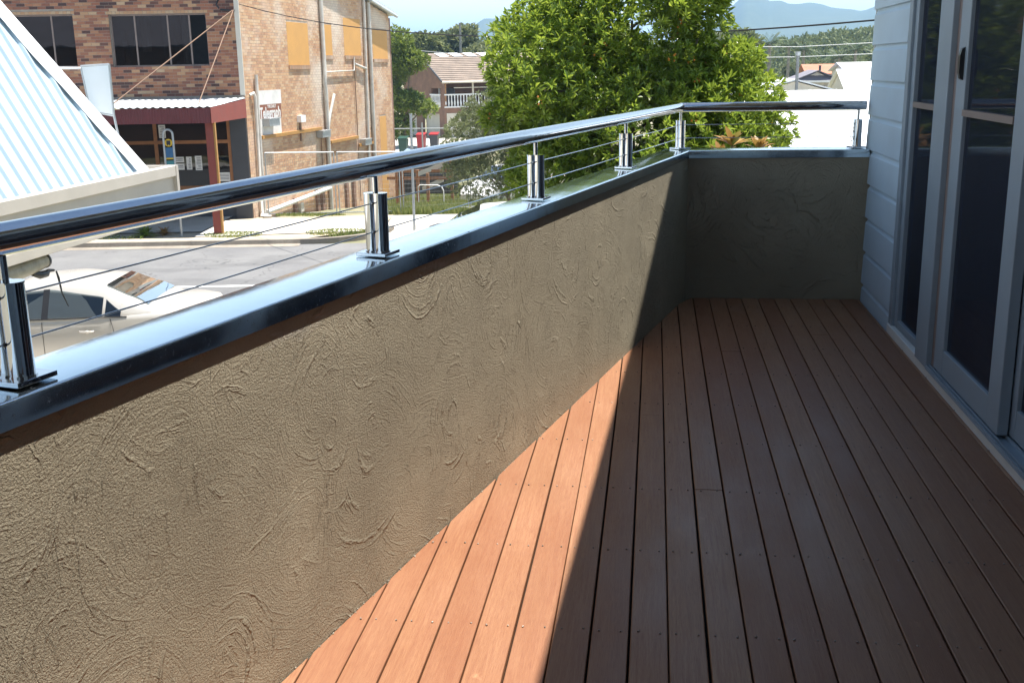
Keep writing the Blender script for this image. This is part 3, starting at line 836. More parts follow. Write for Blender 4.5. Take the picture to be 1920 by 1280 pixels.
# road frame: x along the far kerb (to the right), y across
RF = Frame((-12.53, 26.09, -3.03), (0.99, 0.143, 0), (-0.143, 0.99, 0))
rd = MB(); rd.poly([RF.p(-60, -12.6, 0.0), RF.p(60, -12.6, 0.0), RF.p(60, 0, 0.0), RF.p(-60, 0, 0.0)]); rd.build('road', M['asphalt'], None, kind='structure')
fp = MB(); fp.poly([RF.p(-60, -16.0, 0.004), RF.p(60, -16.0, 0.004), RF.p(60, -12.75, 0.004), RF.p(-60, -12.75, 0.004)]); fp.build('near_footpath', M['concrete'], None, kind='structure')
k2 = MB(); k2.box(RF, (-60, 60), (-12.75, -12.6), (-0.05, 0.12)); k2.build('near_kerb', M['kerb'], None, kind='structure')
ln = MB()
ln.box(RF, (-3.2, 4.3), (-5.52, -5.38), (0.003, 0.005)); ln.box(RF, (-16, -9.2), (-5.52, -5.38), (0.003, 0.005)); ln.box(RF, (9, 15), (-5.52, -5.38), (0.003, 0.005))
ln.build('road_marking', M['line'], None, kind='structure')
# kerb: straight blocks to the driveway, then a curved return
kb = empty('far_kerb', (-12.5, 26.1, -3.0), kind='structure')
x = -40.0
while x < 3.6:
    x1 = min(x+2.4, 3.6)
    mb = MB(); mb.extrude(Frame(RF.o, -RF.y, RF.x), [(0.30, 0.004), (0.0, 0.02), (-0.02, 0.125), (-0.16, 0.135), (-0.17, -0.05), (0.30, -0.05)], (x+0.006, x1)); mb.build('kerb_stone', M['kerb'], kb)
    x = x1
cv = MB()
for i in range(7):
    a0_ = -math.pi/2+i*math.pi/14; a1_ = a0_+math.pi/14; R_ = 2.2
    c = lambda a, r: (3.6+r*math.cos(a), R_+r*math.sin(a))
    for (r0, r1, z0, z1) in ((R_-0.16, R_, -0.05, 0.13),):
        P = [c(a0_, r0), c(a1_, r0), c(a1_, r1), c(a0_, r1)]
        Vv = [RF.p(px, py, z0) for px, py in P]+[RF.p(px, py, z1) for px, py in P]
        mb = MB(); mb.add(Vv, [(0, 3, 2, 1), (4, 5, 6, 7), (0, 1, 5, 4), (1, 2, 6, 5), (2, 3, 7, 6), (3, 0, 4, 7)]); mb.build('kerb_stone', M['kerb'], kb)
vg = MB(); vg.poly([RF.p(-60, 0.17, 0.11), RF.p(3.6, 0.17, 0.11), RF.p(5.5, 2.2, 0.10), RF.p(5.5, 5.3, 0.02), RF.p(-60, 5.3, 0.08)]); vg.build('verge', M['dirt'], None, kind='structure')
cp = MB(); cp.poly([RF.p(0.6, 0.9, 0.118), RF.p(5.0, 1.4, 0.112), RF.p(5.3, 4.1, 0.06), RF.p(0.7, 4.1, 0.10)]); cp.poly([RF.p(-30, 2.0, 0.118), RF.p(0.59, 1.8, 0.118), RF.p(0.69, 5.2, 0.10), RF.p(-30, 5.2, 0.10)])
cp.build('far_footpath', M['concrete'], None, kind='structure')
dw = MB(); dw.poly([RF.p(5.5, 0.0, 0.012), RF.p(13.5, 0.0, 0.012), RF.p(13.5, 5.2, 0.02), RF.p(5.5, 5.2, 0.02)]); dw.build('driveway', M['concrete'], None, kind='structure')

def grass_patch(name, cx, cy, rx, ry, n, h, mat=None, zf=None, z=None):
    a = rng.random(n)*2*np.pi; r = np.sqrt(rng.random(n))
    X = cx+np.cos(a)*r*rx; Y = cy+np.sin(a)*r*ry
    Z = np.array([(gz(x, y) if z is None else z) for x, y in zip(X, Y)])
    th = rng.random(n)*np.pi; hh = h*(0.5+rng.random(n)); w = 0.012+0.02*rng.random(n)
    lx = (rng.random(n)-0.5)*hh*0.9; ly = (rng.random(n)-0.5)*hh*0.9
    V = np.empty((n, 3, 3))
    V[:, 0] = np.c_[X-np.cos(th)*w, Y-np.sin(th)*w, Z-0.03]; V[:, 1] = np.c_[X+np.cos(th)*w, Y+np.sin(th)*w, Z-0.03]
    V[:, 2] = np.c_[X+lx, Y+ly, Z+hh]
    np_mesh(name, V.reshape(-1, 3), np.arange(n*3).reshape(n, 3), mat or M['grass'], tone=rng.random(n), kind='stuff', label='short green and straw coloured grass growing on the vacant lot and verge', category='grass')
def rfp(a, b): q = RF.p(a, b, 0); return q.x, q.y
for a, b, rx, ry, n in ((1.6, 1.2, 0.8, 0.55, 1100), (4.4, 1.3, 0.9, 0.6, 1100), (3.0, 5.1, 1.1, 0.25, 900), (-1.5, 1.0, 0.8, 0.3, 250)):
    x, y = rfp(a, b); grass_patch('grass', x, y, rx, ry, n, 0.035, z=-2.92)
grass_patch('grass', -5.5, 37.5, 4.2, 4.8, 26000, 0.15)
grass_patch('grass', -8.0, 46.0, 4.5, 5.0, 12000, 0.22)
grass_patch('grass', -6.9, 33.1, 1.4, 0.5, 3000, 0.22)

# ================================================================== BRICK SHOP
C0 = (-11.95, 31.28, 0)
SF = Frame(C0, (-0.991, -0.134, 0), (0.134, -0.991, 0))          # x along the front to the left, y outwards
SS = Frame(C0, (0.079, 0.997, 0), (0.997, -0.079, 0))            # x along the side going back, y outwards
shop = empty('brick_shop', (-11.95, 31.28, -3.03), 'two storey mottled brick shop across the road with a maroon street awning', 'shop')

def holed(u0, u1, z0, z1, holes):
    us = sorted({u0, u1, *[h[0] for h in holes], *[h[1] for h in holes]}); zs = sorted({z0, z1, *[h[2] for h in holes], *[h[3] for h in holes]})
    us = [u for u in us if u0 <= u <= u1]; zs = [z for z in zs if z0 <= z <= z1]
    out = []
    for a, b in zip(us[:-1], us[1:]):
        for c, d in zip(zs[:-1], zs[1:]):
            mu, mz = (a+b)/2, (c+d)/2
            if not any(h[0] < mu < h[1] and h[2] < mz < h[3] for h in holes): out.append((a, b, c, d))
    return out
def brick_rects(u0, u1, z0, z1, holes, L_=0.23, H_=0.076, g=0.010):
    out = []; r = 0; z = z0
    while z < z1-0.02:
        zt = min(z+H_, z1); u = u0-(0 if r % 2 == 0 else (L_+g)/2)
        while u < u1:
            a, b = max(u, u0), min(u+L_, u1)
            segs = [(a, b)]
            for h in holes:
                if h[2] < zt-0.01 and h[3] > z+0.01:
                    ns = []
                    for s0, s1 in segs:
                        if h[1] <= s0 or h[0] >= s1: ns.append((s0, s1))
                        else:
                            if s0 < h[0]-0.01: ns.append((s0, h[0]))
                            if s1 > h[1]+0.01: ns.append((h[1], s1))
                    segs = ns
            out += [(s0, s1, z, zt) for s0, s1 in segs if s1-s0 > 0.03]
            u += L_+g
        z += H_+g; r += 1
    return out
def brick_tone():
    q = random.random()
    if q < 0.16: return random.uniform(0.0, 0.2)
    if q < 0.80: return random.uniform(0.28, 0.72)
    return random.uniform(0.72, 1.0)
def lay(fr, rects, mat, parent, n_single, key, light=0.0):
    rects = sorted(rects, key=key)
    for a, b, c, d in rects[:n_single]:
        o = random.uniform(-0.0015, 0.0025); mb = MB()
        mb.box(fr, (a, b), (-0.02, 0.008+o), (c, d), min(1, brick_tone()+light), skip=('y0',)); mb.build('brick', mat, parent)
    if rects[n_single:]:
        mb = MB()
        for a, b, c, d in rects[n_single:]:
            o = random.uniform(-0.0015, 0.0025)
            mb.box(fr, (a, b), (-0.02, 0.008+o), (c, d), min(1, brick_tone()+light), skip=('y0',))
        mb.build('brickwork', mat, parent, kind='stuff')
    return

fh = [(0.95, 3.75, 1.47, 2.94), (4.78, 7.60, 1.49, 2.97)]
FW_ = 12.0
mw = MB()
for a, b, c, d in holed(0.0, FW_, 0.40, 4.6, fh): mw.box(SF, (a, b), (-0.24, 0.0), (c, d))
mw.build('mortar_bed', M['mortar'], shop)
lintels = [(h[0]-0.06, h[1]+0.06, h[3], h[3]+0.08) for h in fh]
rf_ = [r for r in brick_rects(0.12, FW_, 0.62, 4.6, fh+lintels)]
vis = [r for r in rf_ if r[0] < 8.2 and r[2] < 3.5]; rest = [r for r in rf_ if not (r[0] < 8.2 and r[2] < 3.5)]
vis.sort(key=lambda r: abs((r[0]+r[1])/2-2.4)*0.6+abs((r[2]+r[3])/2-1.9))
lay(SF, vis, M['brick'], shop, 298, lambda r: abs((r[0]+r[1])/2-2.2)*0.35+abs((r[2]+r[3])/2-1.3))
lay(SF, rest, M['brick'], shop, 0, lambda r: 0)
for a, b, c, d in lintels:                       # soldier course of buff bricks
    mb = MB(); u = a
    while u < b-0.03: mb.box(SF, (u, min(u+0.10, b)), (-0.02, 0.012), (c+0.004, d), random.uniform(0.86, 1.0)); u += 0.11
    mb.build('soldier_course', M['brick'], shop, kind='stuff')
# corner strip
mb = MB(); mb.box(SF, (-0.02, 0.115), (-0.02, 0.035), (0.60, 4.6)); mb.build('corner_strip', M['cream'], shop)
def window(fr, u0, u1, z0, z1, mull, depth=0.12, openbit=None):
    f_ = MB(); t = 0.045
    f_.box(fr, (u0, u1), (-depth-0.04, -depth), (z0, z0+t)); f_.box(fr, (u0, u1), (-depth-0.04, -depth), (z1-t, z1))
    f_.box(fr, (u0, u0+t), (-depth-0.039, -depth-0.001), (z0+t, z1-t)); f_.box(fr, (u1-t, u1), (-depth-0.039, -depth-0.001), (z0+t, z1-t))
    for m_ in mull: f_.box(fr, (m_-t/2, m_+t/2), (-depth-0.038, -depth-0.002), (z0+t, z1-t))
    wf = f_.build('window_frame', M['frame2'], shop)
    edges = [u0+t]+sorted(mull)+[u1-t]
    for i, (a, b) in enumerate(zip(edges[:-1], edges[1:])):
        if openbit is not None and i in openbit: continue
        g = MB(); g.box(fr, (a, b), (-depth-0.024, -depth-0.018), (z0+t, z1-t)); g.build('pane', M['shop_glass'], wf)
    r_ = MB(); r_.box(fr, (u0-1, u1+1), (-2.0, -1.9), (z0-0.6, z1+0.4)); r_.build('room_back', M['room'], shop)
    return wf
window(SF, 0.95, 3.75, 1.47, 2.94, [1.47, 2.10, 3.05], openbit=(0,))
window(SF, 4.78, 7.60, 1.49, 2.97, [5.45, 6.6])
def drape(fr, u0, u1, z0, z1, dep, mat, name='curtain', parent=None, amp=0.03, fq=38):
    mb = MB(); n = max(6, int((u1-u0)/0.03)); Vv = []
    for i in range(n+1):
        u = u0+(u1-u0)*i/n; w = dep+amp*math.sin(u*fq+math.sin(u*7))
        Vv += [fr.p(u, w, z0), fr.p(u, w, z1)]
    mb.add(Vv, [(2*i, 2*i+2, 2*i+3, 2*i+1) for i in range(n)], smooth=True)
    return mb.build(name, mat, parent or shop)
drape(SF, 1.50, 1.78, 1.5, 2.9, -0.30, M['white']); drape(SF, 1.95, 2.35, 1.5, 2.9, -0.42, M['frame'], amp=0.05, fq=20); drape(SF, 3.2, 3.6, 1.5, 2.5, -0.5, M['frame'])
drape(SF, 2.75, 3.0, 1.9, 2.9, -0.5, M['cream'])
# concrete band under the brickwork
mb = MB(); mb.box(SF, (0.0, FW_), (-0.2, 0.05), (0.42, 0.615)); mb.build('concrete_band', M['kerb'], shop)

# side wall
holes_s = [(3.35, 5.10, 1.46, 2.80), (6.53, 7.28, 1.79, 2.82), (8.49, 10.28, 1.80, 3.12), (11.68, 13.48, 1.69, 2.83), (12.1, 12.9, -4.6, -0.55)]
DEPTH = 13.8
zt_s = lambda u: 3.45+(DEPTH-u)*0.15
mw = MB(); u = 0.0
while u < DEPTH:
    mw.box(SS, (u, min(u+0.23, DEPTH)), (-0.24, 0.0), (-4.7, zt_s(u+0.2)-0.02)); u += 0.23
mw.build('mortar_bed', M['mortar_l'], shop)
rs = [r for r in brick_rects(0.0, DEPTH, -4.7, 5.5, holes_s) if r[3] < zt_s(r[1])]
lay(SS, rs, M['brick_side'], shop, 0, lambda r: 0, 0.22)  # brick tones shifted paler to paint in the sun
for i, h in enumerate(holes_s):
    mb = MB(); mb.box(SS, (h[0], h[1]), (0.002, 0.012), (h[2], h[3])); mb.build('boarded_door' if i == 4 else 'window_board', M['orange_board'], shop)
    if i < 4:
        mb = MB(); u = h[0]-0.02
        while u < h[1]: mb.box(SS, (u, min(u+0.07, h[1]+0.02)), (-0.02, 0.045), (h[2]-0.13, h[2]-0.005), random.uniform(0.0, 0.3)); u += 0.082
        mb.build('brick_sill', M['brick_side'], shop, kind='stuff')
# roof sheet and edge
mb = MB(); P = [SS.p(-0.3, 0.22, zt_s(-0.3)+0.02), SS.p(DEPTH+0.5, 0.22, zt_s(DEPTH+0.5)+0.02), SS.p(DEPTH+0.5, -13, zt_s(DEPTH+0.5)+0.02), SS.p(-0.3, -13, zt_s(-0.3)+0.02)]
mb.add(P+[q+Vector((0, 0, 0.12)) for q in P], [(0, 3, 2, 1), (4, 5, 6, 7), (0, 1, 5, 4), (1, 2, 6, 5), (2, 3, 7, 6), (3, 0, 4, 7)]); mb.build('roof', M['zinc'], shop)
mb = MB(); mb.tube([SS.p(11.0, 0.24, zt_s(11.0)-0.02), SS.p(DEPTH+0.4, 0.24, zt_s(DEPTH+0.4)-0.02)], 0.06, 8); mb.build('gutter', M['zinc'], shop)
bw = MB(); bw.box(SS, (DEPTH, DEPTH+0.2), (-12.5, -0.0), (-4.7, 3.3)); bw.box(SF, (FW_, FW_+0.3), (-13, 0), (-3.03, 4.4)); bw.build('rear_wall', M['brown_wall'], shop)
# pipes on the side wall
def pipe(name, pts, r, mat=None, n=8):
    mb = MB(); mb.tube([SS.p(u, o_, z) for u, o_, z in pts], r, n); return mb.build(name, mat or M['pipe'], shop)
pipe('downpipe', [(6.22, 0.09, 4.2), (6.22, 0.09, 1.2), (6.12, 0.10, 0.9), (6.2, 0.10, 0.6), (6.14, 0.09, -3.7)], 0.075)
pipe('downpipe', [(10.65, 0.08, 4.0), (10.35, 0.08, -3.95)], 0.055)
pipe('downpipe', [(11.14, 0.09, 3.8), (11.06, 0.09, -4.0)], 0.075)
pipe('downpipe', [(0.70, 0.08, 1.19), (0.60, 0.08, -2.95)], 0.055)
pipe('downpipe', [(0.30, 0.02, 0.60), (0.42, 0.09, 0.66), (0.50, 0.09, 0.55), (0.42, 0.09, -2.9), (0.25, 0.14, -3.0)], 0.05)
pipe('branch_pipe', [(6.14, 0.09, -0.9), (6.45, 0.11, -0.2), (6.95, 0.11, 0.45)], 0.055)
pipe('branch_pipe', [(6.3, 0.07, 1.22), (9.25, 0.07, 1.26), (9.3, 0.07, 1.75)], 0.025)
pipe('branch_pipe', [(9.33, 0.07, 1.5), (10.5, 0.09, 1.32)], 0.05)
pipe('conduit', [(9.33, 0.06, 1.75), (9.30, 0.06, -3.6)], 0.018, M['rope'])
pipe('conduit', [(5.65, 0.05, -0.7), (5.6, 0.05, -2.6)], 0.018, M['rope'])
pipe('waste_pipe', [(0.71, 0.12, -2.90), (6.02, 0.12, -2.74)], 0.07, M['white'])
for u, z0, z1 in ((3.05, -2.75, -3.35), (5.0, -2.2, -3.5), (5.45, -2.79, -3.6), (7.85, -2.4, -4.0), (8.6, -2.0, -4.1)):
    mb = MB(); mb.box(SS, (u-0.11, u+0.11), (0.012, 0.10), (z1, z0)); mb.build('post_stub', M['brown_wall'], shop)
for u0, u1, z in ((0.82, 5.66, -0.66), (6.48, 9.3, -1.18), (9.4, 11.0, -1.5)):
    mb = MB(); mb.box(SS, (u0, u1), (0.012, 0.10), (z-0.05, z+0.05)); mb.build('ledger_batten', M['ochre'], shop)
for u, z in ((1.45, -0.22), (5.7, -0.83), (10.0, -1.4)):
    mb = MB(); mb.box(SS, (u-0.38, u+0.38), (0.015, 0.24), (z-0.13, z+0.08)); mb.box(SS, (u-0.40, u+0.40), (0.01, 0.27), (z+0.081, z+0.11)); mb.build('vent_hood', M['galv'], shop)
mb = MB(); mb.box(SS, (3.72, 4.12), (0.012, 0.16), (-0.36, -0.14)); mb.build('wall_lamp', M['white'], shop)
mb = MB(); mb.box(SS, (3.88, 3.96), (0.012, 0.05), (-0.98, -0.37)); mb.build('cable_cover', M['rope'], shop)
mb = MB(); mb.box(SS, (3.35, 3.6), (0.012, 0.12), (-3.25, -2.95)); mb.build('meter_box', M['pipe'], shop)

# painted wall sign: white sheet, lettering band, white sheet
sg = MB(); sg.box(SS, (0.86, 2.56), (0.0115, 0.016), (0.30, 0.72)); sg.box(SS, (0.80, 2.44), (0.0115, 0.016), (-0.66, -0.12)); sgn = sg.build('painted_sign', M['sign_white'], shop)
bd = MB(); bd.box(SS, (0.80, 2.52), (0.0115, 0.0155), (-0.118, 0.298)); bd.build('sign_band', M['brownink'], sgn)
def text(body, fr, u, z, size, mat, parent, name='lettering', depth=0.004, off=0.017, squash=1.0, flip=1, bold=0.0):
    c = bpy.data.curves.new(name, 'FONT'); c.body = body; c.size = size; c.extrude = depth/2; c.align_x = 'CENTER'; c.align_y = 'CENTER'; c.offset = bold; c.resolution_u = 3
    t = bpy.data.objects.new(name, c); COL.objects.link(t)
    me = bpy.data.meshes.new_from_object(t.evaluated_get(bpy.context.evaluated_depsgraph_get())) if False else None
    bpy.context.view_layer.update()
    me = bpy.data.meshes.new_from_object(t)
    bpy.data.objects.remove(t)
    me.materials.clear(); me.materials.append(mat)
    o = bpy.data.objects.new(name, me); COL.objects.link(o)
    # reading direction along flip*fr.x, up z, facing fr.y
    ex = fr.x*flip; ez = Vector((0, 0, 1)); ey = ez.cross(ex)*1.0
    R_ = Matrix(((ex.x*squash, ez.x, -ey.x), (ex.y*squash, ez.y, -ey.y), (ex.z*squash, ez.z, -ey.z)))
    p = fr.p(u, off, z)
    for v in me.vertices: v.co = R_ @ v.co + p - (origin_of(parent) if parent else Vector((0, 0, 0)))
    if parent: o.parent = parent
    return o
text('Telegraph', SS, 1.68, 0.03, 0.46, M['sign_white'], sgn, squash=0.84, bold=0.014)
text('THE DAILY', SS, 1.80, 0.225, 0.13, M['sign_white'], sgn, bold=0.003)

# street awning
aw = MB(); dp = 3.95
for k_ in range(0, 12*9):
    pass
cz = []
n = int(FW_/0.05)
Vv = []
for i in range(n+1):
    u = -0.02+FW_*i/n; h = 0.022*math.sin(2*math.pi*u/0.20)
    Vv += [SF.p(u, 0.055, 0.545+h), SF.p(u, dp+0.04, 0.425+h), SF.p(u, 0.055, 0.535+h), SF.p(u, dp+0.04, 0.415+h)]
for i in range(n):
    a = 4*i; b = a+4
    cz += [(a, a+1, b+1, b), (a+2, b+2, b+3, a+3), (a+1, a+3, b+3, b+1)]
aw.add(Vv, cz, smooth=True); awo = aw.build('awning_sheet', M['zinc'], shop)
# corrugated fascia: outward ripples
fz = MB(); Vv = []; n = int((FW_+0.0)/0.019)
for i in range(n+1):
    u = FW_*i/n; h = 0.010*math.sin(2*math.pi*u/0.076)
    Vv += [SF.p(u, dp+0.02+h, 0.005), SF.p(u, dp+0.02+h, 0.39)]
fz.add(Vv, [(2*i, 2*i+1, 2*i+3, 2*i+2) for i in range(n)], smooth=True); fz.build('awning_fascia', M['maroon'], shop)
sf_ = MB(); sf_.add([SF.p(-0.03, 0.06, -0.03), SF.p(-0.03, dp+0.03, 0.0), SF.p(-0.03, dp+0.03, 0.40), SF.p(-0.03, 0.06, 0.50), SF.p(0.0, 0.06, -0.03), SF.p(0.0, dp+0.005, 0.0), SF.p(0.0, dp+0.005, 0.40), SF.p(0.0, 0.06, 0.50)],
    [(0, 1, 2, 3), (4, 7, 6, 5), (0, 4, 5, 1), (1, 5, 6, 2), (2, 6, 7, 3), (3, 7, 4, 0)]); sf_.build('awning_end_board', M['maroon2'], shop)
lin = MB(); lin.box(SF, (0.01, FW_), (0.07, dp-0.02), (0.02, 0.05)); lin.build('awning_soffit', M['charcoal'], shop)
mb = MB(); mb.box(SF, (0.02, 0.22), (3.55, 3.73), (-3.0, 0.018)); mb.build('awning_pillar', M['maroon2'], shop)
mb = MB(); mb.box(SF, (-0.03, 0.019), (3.60, 3.72), (-2.9, 0.018)); mb.build('pillar_lit_side', M['ochre'], shop)  # ochre strip that paints the sunlit side of the red pillar
for (u, y_, z_) in ((2.6, dp-0.1, 0.47), (0.32, dp-0.1, 0.46)):
    mb = MB(); mb.tube([SF.p(0.12, 0.05, 3.02), SF.p(u, y_, z_)], 0.016, 6); mb.build('stay_cable', M['rope'], shop)
mb = MB(); mb.tube([SF.p(0.55, 0.02, 3.3), SF.p(0.58, 0.16, 3.15), SF.p(0.52, 0.12, 3.05)], 0.025, 6); mb.tube([SF.p(0.5, 0.05, 3.02), SF.p(0.1, 0.08, 2.98)], 0.03, 6); mb.build('insulator_bracket', M['wire'], shop)

# shop front below the awning
mb = MB(); mb.box(SF, (0.02, 0.50), (-0.1, 0.06), (-3.03, 0.015)); mb.build('pilaster', M['charcoal'], shop)
sfm = MB()
sfm.box(SF, (0.50, FW_), (-0.2, -0.02), (-3.03, -2.12)); sfm.build('stall_riser', M['charcoal'], shop)
fr_ = MB()
for z0, z1 in ((-2.12, -2.0), (-0.76, -0.66), (-0.06, 0.015)): fr_.box(SF, (0.50, FW_), (-0.05, 0.02), (z0, z1))
for u in (0.50, 2.68, 4.4, 6.3): fr_.box(SF, (u, u+0.10), (-0.049, 0.026), (-2.12, 0.014))
sfr = fr_.build('shopfront_frame', M['timber_or'], shop)
edges = [0.60, 2.68, 2.78, 4.4, 4.5, 6.3, 6.4, FW_]
for a, b in zip(edges[::2], edges[1::2]):
    for z0, z1 in ((-2.0, -0.76), (-0.66, -0.06)):
        g = MB(); g.box(SF, (a, b), (-0.018, -0.012), (z0, z1)); g.build('pane', M['shop_glass'], sfr)
rb = MB(); rb.box(SF, (0.5, FW_), (-2.6, -2.5), (-3.03, 0.0)); rb.box(SF, (0.5, FW_), (-2.5, -0.21), (-3.0, -2.95)); rb.box(SF, (0.42, 0.5), (-2.6, -0.11), (-3.0, 0.0)); rb.build('shop_interior', M['room'], shop)
drape(SF, 0.62, 1.05, -2.0, -0.78, -0.14, M['red_cloth'], 'shop_curtain', amp=0.03)
for u0, u1, z0, z1 in ((1.95, 2.25, -1.30, -1.14), (1.95, 2.25, -1.52, -1.34), (1.72, 1.88, -1.52, -1.14), (1.42, 1.62, -1.54, -1.12), (2.18, 2.36, -1.95, -1.68), (0.62, 0.98, -1.88, -1.62), (2.42, 2.62, -0.58, -0.20)):
    mb = MB(); mb.box(SF, (u0, u1), (-0.010, -0.006), (z0, z1)); pp = mb.build('poster', M['paper'], shop)
    mb = MB()
    zz = z1-0.05
    while zz > z0+0.04: mb.box(SF, (u0+0.03, u1-0.03-random.random()*0.06), (-0.0055, -0.004), (zz-0.018, zz)); zz -= 0.045
    mb.build('print', M['ink'], pp, kind='stuff')

# bus stop sign
bs = empty('bus_stop_sign', (-12.93, 27.78, -3.0), 'grey hooped bus stop post with a yellow disc and blue panel at the kerb', 'sign')
BF = Frame((-12.55, 27.2, 0), (0.97, 0.24, 0), (0.24, -0.97, 0))
mb = MB(); hz = [(-0.12, -0.60)]+[( -0.12*math.cos(t), -0.26+0.12*math.sin(t)) for t in np.linspace(0, math.pi, 9)]+[(0.12, -0.60)]
mb.tube([BF.p(-0.12, 0, -1.6)]+[BF.p(a, 0, b) for a, b in hz]+[BF.p(0.12, 0, -1.4), BF.p(0.12, 0, -2.93)], 0.028, 8); mb.build('hoop_post', M['galv'], bs)
mb = MB(); mb.tube([BF.p(0, -0.004, -0.48), BF.p(0, 0.012, -0.48)], 0.10, 20, smooth=False); dsc = mb.build('yellow_disc', M['yellow'], bs)
mb = MB(); mb.box(BF, (-0.05, 0.05), (0.0125, 0.016), (-0.53, -0.42)); mb.box(BF, (-0.04, -0.02), (0.0125, 0.016), (-0.555, -0.53)); mb.box(BF, (0.02, 0.04), (0.0125, 0.016), (-0.555, -0.53)); mb.build('bus_symbol', M['wire'], dsc)
mb = MB(); mb.box(BF, (-0.09, 0.09), (-0.006, 0.006), (-0.86, -0.60)); mb.build('blue_panel', M['blue'], bs)
mb = MB(); mb.box(BF, (-0.09, 0.09), (-0.007, 0.007), (-0.90, -0.865)); mb.build('yellow_strip', M['yellow'], bs)
mb = MB(); mb.box(BF, (-0.09, 0.12), (-0.012, 0.012), (-1.30, -0.94)); mb.build('timetable', M['tealish'], bs)

# ================================================================== NEIGHBOUR AWNING AND STEEP PALE ROOF (left)
nb = empty('neighbour_awning', (-5.6, 10, -0.3), 'steep pale blue ribbed metal roof behind a beige box gutter at the left', 'roof')
XA = -5.43; YA1 = 11.92; YA0 = 4.0
NF = Frame((XA, 0, 0), (1, 0, 0), (0, 1, 0))
mb = MB(); mb.box(NF, (-0.10, 0.0), (YA0, YA1), (0.13, 0.25)); mb.build('fascia_cap', M['beige'], nb, bevel=0.006)
mb = MB(); mb.box(NF, (-0.09, -0.035), (YA0, YA1-0.03), (-0.18, 0.129)); mb.build('fascia_panel', M['beige'], nb)
mb = MB(); mb.box(NF, (-0.12, 0.005), (YA0, YA1-0.032), (-0.30, -0.20)); mb.build('bottom_rail', M['beige'], nb, bevel=0.006)
mb = MB(); mb.box(NF, (-0.12, 0.006), (YA1-0.03, YA1+0.03), (-0.32, 0.252)); mb.build('corner_post', M['beige'], nb)
mb = MB(); mb.box(NF, (-3.4, -0.121), (YA1-0.03, YA1+0.03), (0.13, 0.25)); mb.box(NF, (-3.4, -0.121), (YA1-0.02, YA1+0.02), (-0.20, 0.129)); mb.build('end_fascia', M['beige'], nb)
mb = MB(); mb.box(NF, (-3.4, -0.101), (YA0, YA1-0.031), (0.12, 0.15)); mb.build('box_gutter', M['beige'], nb)
# ribbed steep slope: plane through x=-5.6,z=.2 rising at 62 degrees away from us
pa = math.radians(62); up = Vector((-math.cos(pa), 0, math.sin(pa))); nrm = Vector((math.sin(pa), 0, math.cos(pa)))
RO = Vector((-5.60, 0, 0.16))
# hip edge: from y=11.46 at the gutter to y=10.20 at w=2.6
def hip_y(w): return 11.48 - (11.48-10.60)/1.87*w
def rp(y, w, o=0.0): return RO + Vector((0, y, 0)) + up*w + nrm*o
def roof_sheet(y0, y1, n_rib=0.19):
    mb = MB(); prof = []
    y = y0
    while y < y1:
        prof += [(y, 0), (y+0.075, 0), (y+0.092, 0.028), (y+0.118, 0.028), (y+0.135, 0)]
        y += n_rib
    Vv = []
    WT = 4.6
    for y, o in prof:
        wt = min(WT, max(0.0, (11.48-y)/((11.48-10.60)/1.87)))
        Vv += [rp(y, 0, o), rp(y, wt, o)]
    mb.add(Vv, [(2*i, 2*i+2, 2*i+3, 2*i+1) for i in range(len(prof)-1)])
    return mb
roof_sheet(YA0, 11.40).build('ribbed_roof_sheet', M['roof_blue'], nb)
# hip flashing, slightly buckled
mb = MB(); Vv = []; n = 24
for i in range(n+1):
    w = 4.4*i/n; y = hip_y(w); b_ = 0.012*math.sin(i*1.35)+0.01*math.sin(i*0.6)
    Vv += [rp(y-0.15+b_, w, 0.035), rp(y-0.10+b_*0.6, w, 0.055), rp(y+0.03, w, 0.075), rp(y+0.09, w, 0.055), rp(y+0.16, w-0.02, -0.06)]
F = []
for i in range(n):
    for j in range(4): F.append((5*i+j, 5*i+j+1, 5*i+5+j+1, 5*i+5+j))
mb.add(Vv, F, smooth=True); mb.build('hip_flashing', M['roof_white'], nb)
mb = MB(); P = [rp(11.5, 0, 0.0), rp(hip_y(4.4), 4.4, 0.0), Vector((-9.9, hip_y(4.4), 4.1)), Vector((-10.5, 11.5, 0.16))]
mb.add(P, [(0, 1, 2, 3)]); mb.add([rp(YA0, 4.4), rp(hip_y(4.4), 4.4), Vector((-9.9, hip_y(4.4), 4.1)), Vector((-9.9, YA0, 4.1))], [(0, 1, 2, 3)]); mb.build('rear_slope', M['roof_blue'], nb)
nbw = MB(); nbw.box(NF, (-6.0, -1.2), (-8, 8.2), (-3.03, 0.10)); nbw.build('neighbour_wall', M['cream'], nb)

# white sign panel on a bent pole
wp = empty('sign_panel_frame', (-5.75, 11.3, 0.2), 'blank white sign panel in a thin frame standing on the pale blue roof', 'sign')
q = lambda x, z, y=11.36: Vector((x, y, z))
BL_, TL_, TR_, BR_ = q(-6.10, 0.885), q(-6.155, 1.36), q(-5.83, 1.375), q(-5.835, 0.835)
mb = MB(); mb.add([v+Vector((0, d_, 0)) for d_ in (-0.006, 0.006) for v in (BL_, TL_, TR_, BR_)], [(0, 1, 2, 3), (7, 6, 5, 4), (0, 4, 5, 1), (1, 5, 6, 2), (2, 6, 7, 3), (3, 7, 4, 0)]); mb.build('panel', M['panel_white'], wp)
for a, b in ((BL_, TL_), (TL_, TR_), (TR_, BR_), (BR_, BL_)):
    mb = MB(); mb.tube([a, b], 0.0125, 8); mb.build('frame_tube', M['galv'], wp)
mb = MB(); mb.tube([BR_, q(-5.79, 0.45), q(-5.74, 0.20, 11.25)], 0.0135, 8); mb.build('leg', M['galv'], wp)
